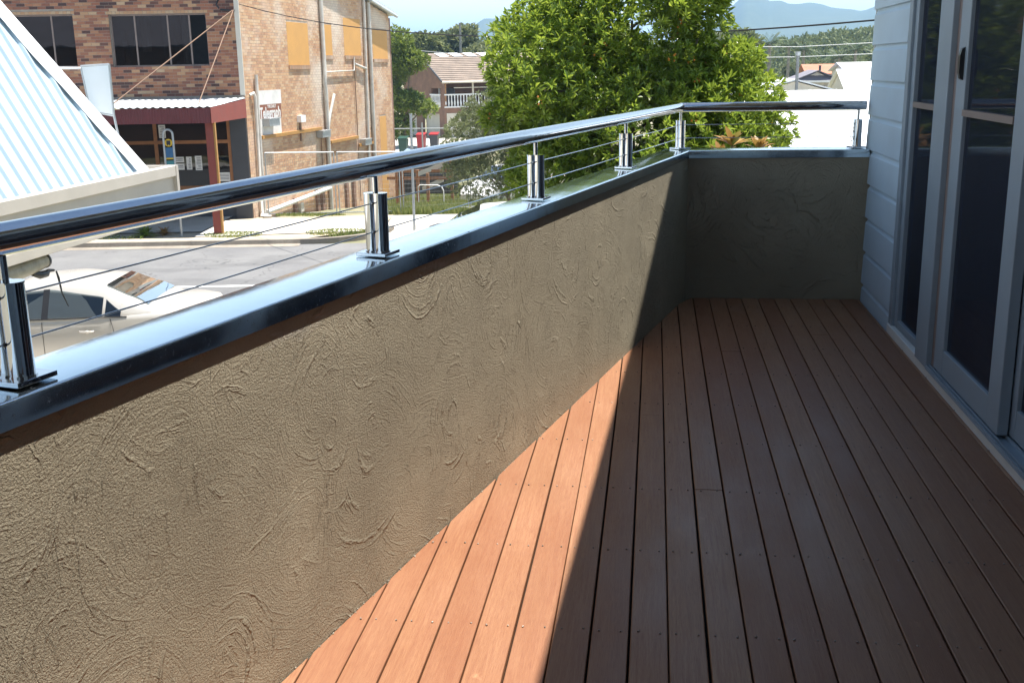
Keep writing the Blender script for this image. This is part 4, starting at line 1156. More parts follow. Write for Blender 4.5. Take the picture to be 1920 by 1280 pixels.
mb = MB(); mb.tube([TL_+Vector((0.0, 0, -0.02)), q(-6.35, 1.345, 11.0), q(-6.26, 1.30, 10.5)], [0.012, 0.012, 0.012], 8); mb.build('brace', M['white'], wp)

# rolled up clear blind strapped under the gutter
bl = empty('rolled_blind', (-5.5, 8.5, -0.4), 'dirty rolled clear blind with black strap hanging below the beige gutter', 'blind')
mb = MB(); mb.tube([(-5.56, 5.5, -0.42), (-5.56, 8.6, -0.40), (-5.55, 8.95, -0.385), (-5.545, 9.17, -0.375)], [0.085, 0.082, 0.078, 0.066], 16); mb.build('blind_roll', M['vinyl'], bl)
mb = MB(); mb.tube([(-5.545, 9.17, -0.375), (-5.545, 9.20, -0.375)], [0.070, 0.070], 16); mb.build('roll_end', M['black'], bl)
mb = MB(); mb.tube([(-5.56, 8.97, -0.384), (-5.56, 8.985, -0.384)], [0.082, 0.082], 16); mb.build('roll_band', M['black'], bl)
mb = MB(); mb.tube([(-5.53, 8.95, -0.455), (-5.52, 9.05, -0.485), (-5.52, 9.15, -0.49), (-5.52, 9.20, -0.47), (-5.51, 9.27, -0.48)], [0.02, 0.035, 0.034, 0.018, 0.012], 8); mb.build('buckle', M['black'], bl)
mb = MB(); mb.tube([(-5.5, 9.29, -0.49), (-5.49, 9.30, -0.56), (-5.48, 9.31, -0.70), (-5.46, 9.36, -0.84)], [0.007, 0.011, 0.007, 0.005], 6); mb.build('strap', M['wire'], bl)

# ================================================================== VEGETATION HELPERS
def norm(v): return v/np.maximum(np.linalg.norm(v, axis=-1, keepdims=True), 1e-9)
def leaf_arrays(P, A, n_leaf, ln_, wd, spread, droop=0.0, curl=0.18, tone_c=None):
    """P cluster points, A cluster axes -> folded two-triangle leaves"""
    m_ = len(P)
    Pc = np.repeat(P, n_leaf, 0); Ac = np.repeat(A, n_leaf, 0)
    D = norm(Ac + rng.normal(0, spread, Pc.shape)); D[:, 2] -= droop; D = norm(D)
    Up = norm(rng.normal(0, 0.45, Pc.shape)+np.array([0, 0, 1.0]))
    S = norm(np.cross(D, Up)); N = np.cross(S, D)
    l = ln_*(0.65+0.7*rng.random((len(Pc), 1))); w = wd*(0.7+0.6*rng.random((len(Pc), 1)))
    B = Pc + D*l*0.08 + rng.normal(0, ln_*0.10, Pc.shape)
    V = np.empty((len(Pc), 4, 3))
    V[:, 0] = B; V[:, 1] = B+D*l*0.55+S*w*0.5+N*w*curl; V[:, 2] = B+D*l-N*l*0.10; V[:, 3] = B+D*l*0.55-S*w*0.5+N*w*curl
    i = np.arange(len(Pc))*4
    F = np.concatenate([np.c_[i, i+1, i+2], np.c_[i, i+2, i+3]])
    tc_ = np.repeat(tone_c if tone_c is not None else rng.random(m_), n_leaf)
    t = np.clip(tc_*0.55+rng.random(len(Pc))*0.45, 0, 1)
    return V.reshape(-1, 3), F, np.concatenate([t, t])
def blob_points(blobs, dens, hollow=0.45):
    P = []; A = []
    for (c, r) in blobs:
        c = np.array(c); r = np.array(r); n = int(dens*(r[0]*r[1]+r[1]*r[2]+r[0]*r[2])/3)
        d = norm(rng.normal(size=(n, 3))); rad = (hollow**3+(1-hollow**3)*rng.random((n, 1)))**(1/3)
        # lumps: several sub-clumps pull the shell in and out
        k_ = norm(rng.normal(size=(9, 3))); lump = (np.maximum(0, d@k_.T)**6).sum(1, keepdims=True)
        rad = rad*(0.80+0.30*np.minimum(lump, 1.0))
        P.append(c+d*rad*r); A.append(norm(d*0.9+np.array([0, 0, 0.75])+rng.normal(0, 0.25, d.shape)))
    return np.concatenate(P), np.concatenate(A)
def limbs(root, base, tips, r0, mat, name='trunk', fork=0.35):
    mb = MB(); base = Vector(base)
    c = sum((Vector(t) for t in tips), Vector())/len(tips)
    f = base+(c-base)*fork; f.x += (random.random()-.5)*0.2
    mb.tube([base, base+(f-base)*0.5+Vector((0.05, 0.04, 0)), f], [r0, r0*0.8, r0*0.7], 10)
    mb.build(name, mat, root)
    for t in tips:
        t = Vector(t); mb = MB(); mid = f+(t-f)*0.5+Vector((random.uniform(-.15, .15), random.uniform(-.15, .15), random.uniform(0, .15)))
        mb.tube([f-(f-base)*0.05, mid, t], [r0*0.5, r0*0.3, r0*0.10], 8)
        for k_ in range(7):
            a = mid+(t-mid)*random.uniform(-0.3, 1); b = a+Vector((random.uniform(-1, 1), random.uniform(-1, 1), random.uniform(-.3, 1)))*(t-f).length*0.22
            mb.tube([a, (a+b)/2+Vector((0, 0, .05)), b], [r0*0.13, r0*0.08, r0*0.03], 5)
        mb.build('limb', mat, root)

# main tree just outside the balcony
tr = empty('broadleaf_tree', (-0.3, 13.6, -3.03), 'large dense glossy green tree with small orange fruit just beyond the balcony corner', 'tree')
Yc = 13.7
blobs = [((-1.15, Yc, 1.20), (1.00, 1.3, 0.95)), ((-0.30, Yc+.3, 1.75), (1.20, 1.5, 1.05)), ((0.42, Yc, 2.20), (0.62, 1.0, 0.55)), ((-0.3, Yc, 0.6), (1.55, 1.6, 1.0)),
         ((0.72, Yc, 0.72), (0.80, 1.2, 0.72)), ((0.95, Yc+.2, 0.30), (0.78, 1.1, 0.60)), ((-1.25, Yc, 0.0), (0.72, 1.2, 0.95)), ((0.35, Yc, -0.45), (1.25, 1.4, 0.9)),
         ((-0.75, Yc, -0.85), (1.05, 1.3, 0.9)), ((0.95, Yc+.1, 1.30), (0.40, 0.7, 0.30)), ((-0.9, Yc, 2.0), (0.55, 0.8, 0.40)), ((-1.75, Yc, 0.72), (0.38, 0.6, 0.30))]
P, A = blob_points(blobs, 900, 0.5)
tone_c = np.clip(0.45+0.25*rng.normal(size=len(P)), 0, 0.9)
V, F, T = leaf_arrays(P, A, 13, 0.092, 0.034, 0.80, 0.1, tone_c=tone_c)
np_mesh('crown', V, F, M['leaf'], tr, tone=T, kind='stuff')
limbs(tr, (-0.2, 13.8, -3.03), [(-1.3, Yc, 1.0), (-0.3, Yc+.2, 1.8), (0.5, Yc, 1.6), (0.9, Yc, 0.5), (-1.2, Yc, -0.2), (0.4, Yc, -0.4), (-0.6, Yc-.4, 0.6)], 0.15, M['bark'])
fb = MB(); sel = rng.choice(len(P), 110, replace=False)
for i in sel:
    c = Vector(P[i])+Vector((0, -0.05, 0))
    for k_ in range(random.randint(2, 5)): fb.sphere(c+Vector((random.uniform(-.05, .05), random.uniform(-.05, .05), random.uniform(-.05, .05))), 0.013, 6, 4)
fb.build('fruit', M['fruit'], tr, kind='stuff')

# bronze rosettes close behind the far parapet
def rosette(name, base, tops, label):
    r_ = empty(name, base, label, 'shrub')
    for (t, n_, L_) in tops:
        t = Vector(t)
        mb = MB(); mb.tube([Vector(base)+Vector((random.uniform(-.05, .05), 0, 0)), (Vector(base)+t)/2+Vector((.05, .03, 0)), t], [0.03, 0.02, 0.012], 6); mb.build('stem', M['bark'], r_)
        for k_ in range(n_):
            a = 2*math.pi*k_/n_*1.0+random.uniform(-.3, .3); el = random.uniform(0.25, 1.25); l = L_*random.uniform(0.75, 1.1); w = l*0.155
            d = Vector((math.cos(a)*math.cos(el), math.sin(a)*math.cos(el), math.sin(el))); s_ = d.cross(Vector((0, 0, 1))).normalized(); n__ = s_.cross(d)
            Vv = []; 
            for f, ww in ((0, .12), (.25, .7), (.5, 1.0), (.75, .75), (1, .03)):
                c = t+d*l*f-Vector((0, 0, 1))*l*0.22*f*f
                Vv += [c+s_*w*ww+n__*w*0.25*ww, c, c-s_*w*ww+n__*w*0.25*ww]
            F_ = []
            for i in range(4): F_ += [(3*i, 3*i+3, 3*i+4, 3*i+1), (3*i+1, 3*i+4, 3*i+5, 3*i+2)]
            lm = MB(); lm.add(Vv, F_, tone=(0.98 if random.random() < 0.16 else random.uniform(0.1, 0.9)), smooth=True); lm.build('leaf', M['leaf_brown'], r_)
    return r_
rosette('bronze_leaf_shrub', (0.66, 7.95, -3.03), [((0.545, 7.95, 0.70), 15, 0.185), ((0.735, 8.02, 0.665), 11, 0.16), ((0.47, 8.05, 0.62), 10, 0.15), ((0.83, 8.1, 0.60), 10, 0.15)], 'bronze and orange leaved shrub tip showing above the far parapet')
P, A = blob_points([((0.55, 8.15, 0.05), (0.6, 0.5, 0.55))], 300, 0.4)
V, F, T = leaf_arrays(P, A, 10, 0.12, 0.05, 0.6)
o = [x for x in COL.objects if x.name == 'bronze_leaf_shrub'][0]
np_mesh('lower_foliage', V, F, M['leaf'], o, tone=T, kind='stuff')

# grey green bush by the fence
b1 = empty('grey_green_bush', (-4.6, 29.9, -3.03), 'dull grey green bushy tree left of the large glossy tree, over the wire fence', 'tree')
P, A = blob_points([((-5.0, 29.9, -0.55), (0.85, 1.3, 0.9)), ((-4.3, 30.2, -0.2), (1.0, 1.3, 0.85)), ((-4.6, 29.7, -1.6), (1.0, 1.1, 0.75)), ((-3.4, 29.7, -1.0), (1.1, 1.2, 1.3)), ((-5.35, 30.1, -1.35), (0.55, 0.8, 0.5))], 620, 0.5)
V, F, T = leaf_arrays(P, A, 12, 0.085, 0.028, 0.8)
np_mesh('crown', V, F, M['leaf_dull'], b1, tone=T, kind='stuff')
limbs(b1, (-3.9, 30.2, -3.03), [(-5.0, 29.9, -0.7), (-4.3, 30.2, -0.2), (-3.4, 29.8, -0.6), (-5.2, 30, -1.4)], 0.07, M['bark'])

# small tree beside the townhouse
b2 = empty('leaning_tree', (-16.9, 73.5, -3.75), 'yellow green tree with leaning trunk between the brick shop and the townhouse', 'tree')
sc_ = 73.0
P, A = blob_points([((-17.6, 73.5, 3.0), (1.5, 1.5, 1.0)), ((-16.3, 73.6, 1.9), (1.1, 1.3, 0.75)), ((-17.5, 73.5, 1.2), (1.1, 1.3, 0.9)), ((-16.6, 73.4, -0.9), (1.3, 1.3, 0.75)), ((-15.4, 73.5, -1.3), (0.75, 1.0, 0.5)), ((-17.3, 73.5, -2.4), (0.95, 1.1, 0.85)), ((-17.7, 73.5, -0.2), (0.8, 1.0, 0.7))], 210, 0.4)
V, F, T = leaf_arrays(P, A, 9, 0.26, 0.11, 0.8)
np_mesh('crown', V, F, M['leaf_mid'], b2, tone=T, kind='stuff')
limbs(b2, (-17.0, 73.3, -3.75), [(-17.6, 73.5, 2.6), (-16.3, 73.6, 1.7), (-16.4, 73.4, -0.9), (-15.5, 73.5, -1.3), (-17.3, 73.5, -2.0)], 0.16, M['bark'], fork=0.3)

# ================================================================== VACANT LOT
fence = empty('temporary_wire_fence', (-11.7, 31.67, -3.1), 'galvanised temporary wire mesh fence in front of the vacant lot', 'fence')
fpts = [(-11.62, 31.55, -3.03), (-9.62, 32.3, -3.08), (-7.78, 33.05, -3.14), (-6.05, 35.4, -3.30), (-4.3, 37.2, -3.42), (-2.2, 38.2, -3.5)]
for (x0, y0, z0), (x1, y1, z1) in zip(fpts[:-1], fpts[1:]):
    a = Vector((x0, y0, z0)); b = Vector((x1, y1, z1)); d = (b-a).normalized(); a = a+d*0.05; b = b-d*0.05; H_ = Vector((0, 0, 1.95))
    ft_ = MB()
    for p, q_ in ((a, a+H_), (b, b+H_), (a+H_, b+H_), (a+Vector((0, 0, .12)), b+Vector((0, 0, .12)))): ft_.tube([p, q_], 0.019, 6)
    fo = ft_.build('panel_frame', M['galv'], fence)
    wm = MB(); n = int((b-a).length/0.06)
    for i in range(1, n): p = a+(b-a)*i/n; wm.tube([p+Vector((0, 0, .12)), p+H_], 0.0022, 3, caps=False)
    for j in range(1, 13): h = Vector((0, 0, .12+1.83*j/13)); wm.tube([a+h, b+h], 0.0022, 3, caps=False)
    wm.build('wire_mesh', M['galv'], fence, kind='stuff')
    mb = MB(); mb.box(Frame(a-d*0.05, d, d.cross(Vector((0, 0, 1)))), (-0.12, 0.12), (-0.3, 0.3), (-0.02, 0.10)); mb.build('foot_block', M['concrete'], fence)
st = empty('steel_street_pole', (-6.42, 28.6, -3.03), 'plain grey steel pole standing on the far footpath', 'pole')
mb = MB(); mb.tube([(-6.42, 28.58, -3.05), (-6.40, 28.58, 0.10)], 0.036, 10); mb.build('shaft', M['galv'], st)
mb = MB(); mb.tube([(-6.40, 28.58, 0.10), (-6.40, 28.58, 0.13)], 0.045, 10); mb.build('pole_cap', M['galv'], st)
# orange timber structure with pale planks
ts = empty('timber_shelter', (-9.0, 41.3, -3.85), 'orange brown timber frame with pale planks leaning on it in the vacant lot', 'frame')
TF = Frame((-10.1, 41.5, gz(0, 41.5)), (0.995, 0.02, 0), (0, 1, 0))
for x_, y_, h in ((0.15, 0, 1.75), (1.0, -0.1, 1.35), (1.45, -0.35, 1.25), (0.0, 1.6, 1.7), (2.1, 1.2, 1.8)):
    mb = MB(); mb.box(TF, (x_-0.055, x_+0.055), (y_-0.055, y_+0.055), (-0.4, h)); mb.build('post', M['timber_or'], ts)
for z_, y_ in ((1.70, 0.06), (1.30, 0.06), (1.02, 0.06), (1.72, 1.5)):
    mb = MB(); mb.box(TF, (-0.25, 2.3), (y_, y_+0.05), (z_-0.07, z_+0.05)); mb.build('rail', M['timber_or'], ts)
for a, b in (((1.05, -0.2, 1.20), (1.95, 0.3, 1.52)), ((1.2, -0.25, 0.62), (1.95, 0.2, 0.95))):
    mb = MB(); a_ = TF.p(*a); b_ = TF.p(*b); d = (b_-a_).normalized(); mb.box(Frame(a_, d, Vector((0, 1, 0))), (0, (b_-a_).length), (0, 0.05), (-0.09, 0.09)); mb.build('plank', M['cream'], ts)
mb = MB(); mb.box(TF, (-0.2, 2.2), (1.9, 1.95), (0.2, 1.5)); mb.build('back_sheet', M['charcoal'], ts)
hp_ = empty('bent_white_hoop', (-8.9, 41.0, -3.8), 'bent white pipe hoop standing in the grass beside the timber frame', 'hoop')
HF = Frame((-8.93, 40.7, gz(0, 40.7)), (1, 0.05, 0), (0, 1, 0))
mb = MB(); mb.tube([HF.p(0, 0, -0.1), HF.p(0, 0, 0.72), HF.p(0.08, 0, 0.78), HF.p(0.75, 0, 0.76), HF.p(0.90, 0, 0.70), HF.p(0.97, 0, 0.55), HF.p(0.97, 0, -0.1)], 0.022, 8); mb.build('pipe', M['white'], hp_)

# ---- cars
def lerp(a, b, t): return a+(b-a)*t
def interp(tab, x):
    if x <= tab[0][0]: return tab[0][1:]
    for a, b in zip(tab[:-1], tab[1:]):
        if x <= b[0]:
            t = (x-a[0])/(b[0]-a[0]); t = t*t*(3-2*t)*0.35+t*0.65
            return tuple(lerp(p, q_, t) for p, q_ in zip(a[1:], b[1:]))
    return tab[-1][1:]
def make_car(name, label, loc, heading, paint, L_=4.75, H_=1.45, suv=False, full=True, group=None):
    car = empty(name, loc, label, 'car', group)
    hx = Vector((heading[0], heading[1], 0)).normalized(); CFr = Frame(loc, hx, Vector((-hx.y, hx.x, 0)))   # x forward from the tail, y to the car's left
    k = H_/1.45
    body = [(0.0, 0.70, 0.42, 0.86), (0.10, 0.80, 0.34, 0.99), (0.45, 0.875, 0.22, 1.035), (1.0, 0.905, 0.20, 1.02), (1.6, 0.91, 0.20, 0.985), (2.8, 0.91, 0.20, 0.96), (3.4, 0.90, 0.20, 0.93), (4.1, 0.86, 0.22, 0.84), (4.55, 0.77, 0.28, 0.70), (4.75, 0.62, 0.38, 0.55)]
    body = [(x*L_/4.75, w, z0*k, z1*k) for x, w, z0, z1 in body]
    def ring(x):
        w, z0, z1 = interp(body, x)
        zm = lerp(z0, z1, 0.62)
        half = [(0.0, z0), (w*0.80, z0), (w*0.97, z0+0.07), (w, lerp(z0, z1, 0.35)), (w, zm), (w*0.985, z1-0.07), (w*0.955, z1-0.015), (w*0.88, z1+0.012), (w*0.5, z1+0.03), (0.0, z1+0.035)]
        return half+[(-a, b) for a, b in half[-2:0:-1]]
    xs_ = [L_*i/38 for i in range(39)]; n = len(ring(0)); Vv = []
    for x in xs_: Vv += [CFr.p(x, a, b) for a, b in ring(x)]
    F_ = [(i*n+j, i*n+(j+1) % n, (i+1)*n+(j+1) % n, (i+1)*n+j) for i in range(len(xs_)-1) for j in range(n)]
    mb = MB(); mb.add(Vv, F_, smooth=True); mb.add(Vv, [tuple(range(n))[::-1], tuple(range((len(xs_)-1)*n, len(xs_)*n))], smooth=True)
    bo = mb.build('body', paint, car)
    if suv: gh = [(0.12, 0.85, 0.98, 0.84, 1.0), (0.40, 0.87, 0.98, 0.74, 1.38), (0.8, 0.87, 0.98, 0.72, 1.45), (2.6, 0.87, 0.95, 0.70, 1.44), (3.4, 0.84, 0.94, 0.83, 0.95)]
    else: gh = [(0.62, 0.83, 1.00, 0.80, 1.025), (1.00, 0.865, 0.99, 0.68, 1.22), (1.45, 0.88, 0.98, 0.62, 1.395), (2.10, 0.88, 0.96, 0.615, 1.452), (2.65, 0.88, 0.95, 0.62, 1.42), (3.15, 0.87, 0.945, 0.70, 1.21), (3.55, 0.84, 0.93, 0.82, 0.95)]
    gh = [(x*L_/4.75, a, b*k, c, d*k) for x, a, b, c, d in gh]
    x0g, x1g = gh[0][0], gh[-1][0]
    Vv = []; xs_ = [lerp(x0g, x1g, i/30) for i in range(31)]
    for x in xs_:
        wb, zb_, wt, zt_ = interp(gh, x); zt_ = max(zt_, zb_+0.002)
        half = [(wb, zb_-0.05), (wb, zb_), (lerp(wb, wt, .5), lerp(zb_, zt_, .5)), (wt+0.02, zt_-0.06*min(1, (zt_-zb_)*4)), (wt*0.92, zt_-0.01), (wt*0.5, zt_+0.012), (0, zt_+0.016)]
        r_ = half+[(-a, b) for a, b in half[-2::-1]]
        Vv += [CFr.p(x, a, b) for a, b in r_]
    n = 13
    mb = MB(); mb.add(Vv, [(i*n+j, i*n+j+1, (i+1)*n+j+1, (i+1)*n+j) for i in range(30) for j in range(n-1)], smooth=True); mb.build('cabin', paint, car)
    def side(x, t, s_):
        wb, zb_, wt, zt_ = interp(gh, x); h = zt_-0.06*min(1, (zt_-zb_)*4)
        return CFr.p(x, s_*(lerp(wb, wt+0.02, t)+0.016), lerp(zb_, h, t))
    def top(x, s_):
        wb, zb_, wt, zt_ = interp(gh, x)
        return CFr.p(x, s_*wt*0.88, zt_+0.014-0.002*abs(s_))+Vector((0, 0, 0.004))
    def strip(lo, hi, nm, s_, mat, nn=10):
        """side window between x=lo and x=hi clipped by the roof and pillar slopes"""
        Vv = []
        for i in range(nn+1):
            x = lerp(lo[0], hi[0], i/nn); tt = lerp(lo[1], hi[1], i/nn)
            Vv += [side(x, 0.07, s_), side(x, tt, s_)]
        m2 = MB(); m2.add(Vv, [(2*i, 2*i+1, 2*i+3, 2*i+2) for i in range(nn)], smooth=True); return m2.build(nm, mat, car)
    f = L_/4.75
    for s_ in (1, -1):
        if suv: W_ = [((0.45*f, .9), (1.3*f, .95)), ((1.38*f, .95), (2.2*f, .95)), ((2.28*f, .95), (3.0*f, .8))]
        else: W_ = [((1.14*f, .35), (1.36*f, .74)), ((1.40*f, .78), (2.16*f, .93)), ((2.25*f, .93), (2.80*f, .90)), ((2.80*f, .90), (3.16*f, .35))]
        for a, b in W_: strip(a, b, 'side_window', s_, M['car_glass'])
        if not suv:
            # pillar, belt moulding, roof drip line
            m2 = MB(); m2.add([side(2.16*f, .05, s_), side(2.16*f, .95, s_), side(2.25*f, .95, s_), side(2.25*f, .05, s_)], [(0, 1, 2, 3)]); m2.build('door_pillar', M['black'], car)
        m2 = MB(); m2.tube([side(lerp(1.05*f, 3.2*f, i/12), 0.04, s_) for i in range(13)], 0.008, 5); m2.build('belt_moulding', M['black'], car)
        for x in (1.28*f, 2.24*f, 3.20*f):         # door shut lines
            pts = []
            for i in range(7):
                w, z0, z1 = interp(body, x); z = lerp(z1-0.03, z0+0.12, i/6)
                xx = x+(0.0 if x > 1.5*f else (-0.10*math.sin(i/6*math.pi*0.5)+0.24*(i/6)**3)); w = interp(body, xx)[0]
                pts.append(CFr.p(xx, s_*(w+0.001 if i > 1 else w*0.988), z))
            m2 = MB(); m2.tube(pts, 0.0045, 4); m2.build('shut_line', M['black'], car)
        for x in (1.52*f, 2.46*f):
            w = interp(body, x)[0]; m2 = MB()
            m2.tube([CFr.p(x, s_*(w+0.0), 0.80*k), CFr.p(x+0.03, s_*(w+0.032), 0.80*k), CFr.p(x+0.17, s_*(w+0.032), 0.80*k), CFr.p(x+0.20, s_*(w+0.0), 0.80*k)], 0.014, 8)
            m2.sphere(CFr.p(x+0.10, s_*(w-0.005), 0.79*k), 0.035, 8, 6, sq=(1, .5, .8)); m2.build('door_handle', paint, car)
        for x in (0.98*f, 3.78*f):
            c = CFr.p(x, s_*(0.80), 0.325); yv = CFr.y*s_
            m2 = MB(); m2.tube([c-yv*0.10, c+yv*0.10], 0.325, 24, smooth=False); wh = m2.build('wheel', M['rubber'], car)
            m2 = MB(); m2.tube([c+yv*0.10, c+yv*0.112], 0.215, 20, smooth=False); m2.build('rim', M['galv'], wh)
            m2 = MB(); m2.tube([c+yv*0.06, c+yv*0.1115], 0.37, 24, smooth=False); m2.build('wheel_arch', M['dark'], wh)
        m2 = MB(); c = CFr.p(3.05*f, s_*0.99, 1.02*k); m2.sphere(c, 0.10, 10, 8, sq=(0.7, 1.0, .75)); m2.build('mirror', paint, car)
        m2 = MB(); w = 0.70
        m2.add([CFr.p(0.004, s_*0.50, 0.93*k), CFr.p(0.05, s_*0.765, 0.93*k), CFr.p(0.30, s_*0.862, 0.90*k), CFr.p(0.28, s_*0.868, 0.76*k), CFr.p(0.03, s_*0.765, 0.72*k), CFr.p(-0.010, s_*0.50, 0.74*k)], [(0, 1, 2, 3, 4, 5)]); m2.build('tail_lamp', M['tail'], car)
    for nm, xa, xb in ((('rear_window', 0.80*f, 1.40*f), ('windscreen', 2.74*f, 3.45*f)) if not suv else (('rear_window', 0.15*f, 0.36*f), ('windscreen', 2.65*f, 3.3*f))):
        Vv = []
        for i in range(9):
            x = lerp(xa, xb, i/8)
            for j in range(9):
                s2 = -1+2*j/8; Vv.append(top(x, s2))
        m2 = MB(); m2.add(Vv, [(i*9+j, i*9+j+1, i*9+9+j+1, i*9+9+j) for i in range(8) for j in range(8)], smooth=True); m2.build(nm, M['car_glass'], car)
    # dark cabin floor so that glass reads as glass over an interior
    m2 = MB(); m2.box(CFr, (0.75*f, 3.3*f), (-0.78, 0.78), (0.90*k, 0.94*k))
    for x in (1.55*f, 2.45*f):
        for y_ in (-0.38, 0.38): m2.box(CFr, (x, x+0.14), (y_-0.22, y_+0.22), (0.94*k, 1.22*k))
    return car
make_car('parked_car', 'silver sedan parked on the street below the balcony, left', (-6.42, 15.05, -3.03), (-0.99, -0.143), M['car_silver'])
make_car('parked_car', 'white sedan whose roof just shows above the capping below the grey green bush', (-1.0, 23.45, -3.03), (-0.99, -0.143), M['car_white'])
make_car('parked_car', 'pale car with dark lower body nosing out from under the bush behind the fence', (-5.0, 46.6, -4.22), (-0.45, -0.9), M['car_white'], suv=True, H_=1.6)
make_car('parked_car', 'dark four wheel drive parked behind the orange timber frame', (-9.2, 52.5, -4.26), (-0.9, -0.42), M['car_dark'], suv=True, H_=1.85)

# ================================================================== TOWNHOUSE
th = empty('brick_townhouse', (-15.45, 80.5, -3.75), 'brown brick townhouse with tiled roof and white balustrade balcony beyond the lot', 'house')
K = Vector((-15.45, 80.5, 0)); e1 = Vector((-0.60, 0.80, 0)); e2 = Vector((0.86, 0.51, 0)).normalized()
G1 = Frame(K, e1, Vector((-0.80, -0.60, 0)))       # gable wall, x back-left, y out
G2 = Frame(K, e2, Vector((0.51, -0.86, 0)))        # balcony face
GW = 7.2
def th_obj(name, fn, mat): mb = MB(); fn(mb); return mb.build(name, mat, th)
# gable wall courses as recessed panel with window opening
for i, (a, b, c, d) in enumerate(holed(0, GW, -4.0, 0.35, [(0.6, 2.2, -1.3, -0.15), (0.9, 3.9, -4.0, -2.0), (5.0, 7.0, -4.0, -2.0)])):
    th_obj('wall', lambda mb: mb.box(G1, (a, b), (-0.2, 0), (c, d)), M['brown_wall'])
mb = MB(); mb.add([G1.p(0, 0, .35), G1.p(GW, 0, .35), G1.p(GW/2, 0, 2.35), G1.p(0, -.2, .35), G1.p(GW, -.2, .35), G1.p(GW/2, -.2, 2.35)], [(0, 1, 2), (5, 4, 3), (0, 3, 4, 1), (1, 4, 5, 2), (2, 5, 3, 0)]); mb.build('gable', M['brown_wall'], th)
th_obj('window_recess', lambda mb: mb.box(G1, (0.6, 2.2), (-1.2, -1.1), (-1.3, -0.15)), M['room'])
for x_ in (1.25, 1.95, 1.6): th_obj('window_frame', lambda mb: mb.box(G1, (x_-0.04, x_+0.04), (-0.6, -0.5), (-1.3, -0.15)), M['white'])
for a, b in ((0.9, 3.9), (5.0, 7.0)): th_obj('garage_door', lambda mb: mb.box(G1, (a, b), (-0.35, -0.3), (-4.0, -2.0)), M['cream'])
th_obj('wall', lambda mb: mb.box(G2, (0, 12), (-0.2, 0), (-4.0, -1.75)), M['brown_wall'])
th_obj('garage_door', lambda mb: mb.box(G2, (0.15, 2.9), (0.004, 0.03), (-3.75, -1.95)), M['cream'])
th_obj('balcony_slab', lambda mb: mb.box(G2, (0, 12), (-2.2, 0.02), (-1.748, -1.55)), M['brown_wall'])
th_obj('wall', lambda mb: mb.box(G2, (0.0, 12), (-2.4, -2.2), (-1.55, 0.35)), M['brown_wall'])
th_obj('window', lambda mb: mb.box(G2, (4.0, 6.0), (-2.19, -2.15), (-1.45, -0.1)), M['shop_glass'])
for x_ in (0.08, 2.3, 4.6, 6.9): th_obj('balcony_post', lambda mb: mb.box(G2, (x_-0.06, x_+0.06), (-0.12, -0.01), (-1.55, 0.35)), M['ochre'] if x_ < 1 else M['cream'])
th_obj('balcony_rail', lambda mb: mb.box(G2, (0.0, 9), (-0.14, 0.02), (-0.66, -0.56)), M['white'])
th_obj('balcony_rail', lambda mb: mb.box(G2, (0.0, 9), (-0.14, 0.02), (-1.549, -1.45)), M['white'])
th_obj('shade_bar', lambda mb: mb.box(G2, (0.8, 7), (-0.10, -0.06), (-0.15, -0.09)), M['cream'])
x_ = 0.12
while x_ < 6:
    mb = MB(); mb.tube([G2.p(x_, -0.06, -1.45), G2.p(x_, -0.06, -1.2), G2.p(x_, -0.06, -0.95), G2.p(x_, -0.06, -0.66)], [0.045, 0.075, 0.04, 0.05], 6); mb.build('baluster', M['white'], th); x_ += 0.24
th_obj('balcony_rail', lambda mb: mb.box(G1, (0.55, 2.3), (0.002, 0.10), (-0.66, -0.56)), M['white'])
x_ = 0.65
while x_ < 2.25:
    mb = MB(); mb.tube([G1.p(x_, 0.05, -1.5), G1.p(x_, 0.05, -1.2), G1.p(x_, 0.05, -0.95), G1.p(x_, 0.05, -0.66)], [0.045, 0.075, 0.04, 0.05], 6); mb.build('baluster', M['white'], th); x_ += 0.24
# tiled roof: courses stepped down the slope
rdg = GW/2; up2 = (Vector((0, 0, 2.35-0.30))+e1*(rdg+0.35)); sl = up2.length; upn = up2.normalized(); rn = e2.cross(upn).normalized()
if rn.z < 0: rn = -rn
ro = K - e1*0.35 - e2*0.3 + Vector((0, 0, 0.32))
nc = 15; mb = MB()
for i in range(nc):
    w0, w1 = sl*i/nc, sl*(i+1)/nc+0.02
    Pq = [ro+upn*w0+rn*0.06, ro+upn*w0+rn*0.06+e2*13, ro+upn*w1+rn*0.015+e2*13, ro+upn*w1+rn*0.015]
    mb.add(Pq+[Pq[0]-rn*0.06, Pq[1]-rn*0.06], [(0, 1, 2, 3), (4, 5, 1, 0)])
mb.build('tile_courses', M['tile'], th, kind='stuff')
mb = MB(); mb.add([ro+up2, ro+up2+e2*13, ro+up2+e2*13+e1*4-Vector((0, 0, 2)), ro+up2+e1*4-Vector((0, 0, 2))], [(0, 1, 2, 3)]); mb.build('rear_roof', M['tile'], th)
mb = MB(); mb.tube([ro+Vector((0, 0, -.03)), ro+e2*13+Vector((0, 0, -.03))], 0.08, 6); mb.build('gutter', M['cream'], th)
mb = MB(); mb.tube([ro+Vector((0, 0, .02)), ro+up2+Vector((0, 0, .02))], 0.07, 6); mb.build('barge_board', M['charcoal'], th)
for i in range(6):  # white patches laid over the tiles just below the ridge
    mb = MB(); s0 = 1.2+i*1.15; Pq = [ro+upn*(sl*0.86)+rn*0.09+e2*(s0+.25), ro+upn*(sl*0.86)+rn*0.09+e2*(s0+1.0), ro+upn*(sl*0.985)+rn*0.09+e2*(s0+.75), ro+upn*(sl*0.985)+rn*0.09+e2*s0]
    mb.add(Pq, [(0, 1, 2, 3)]); mb.build('white_roof_patch', M['roof_white'], th)
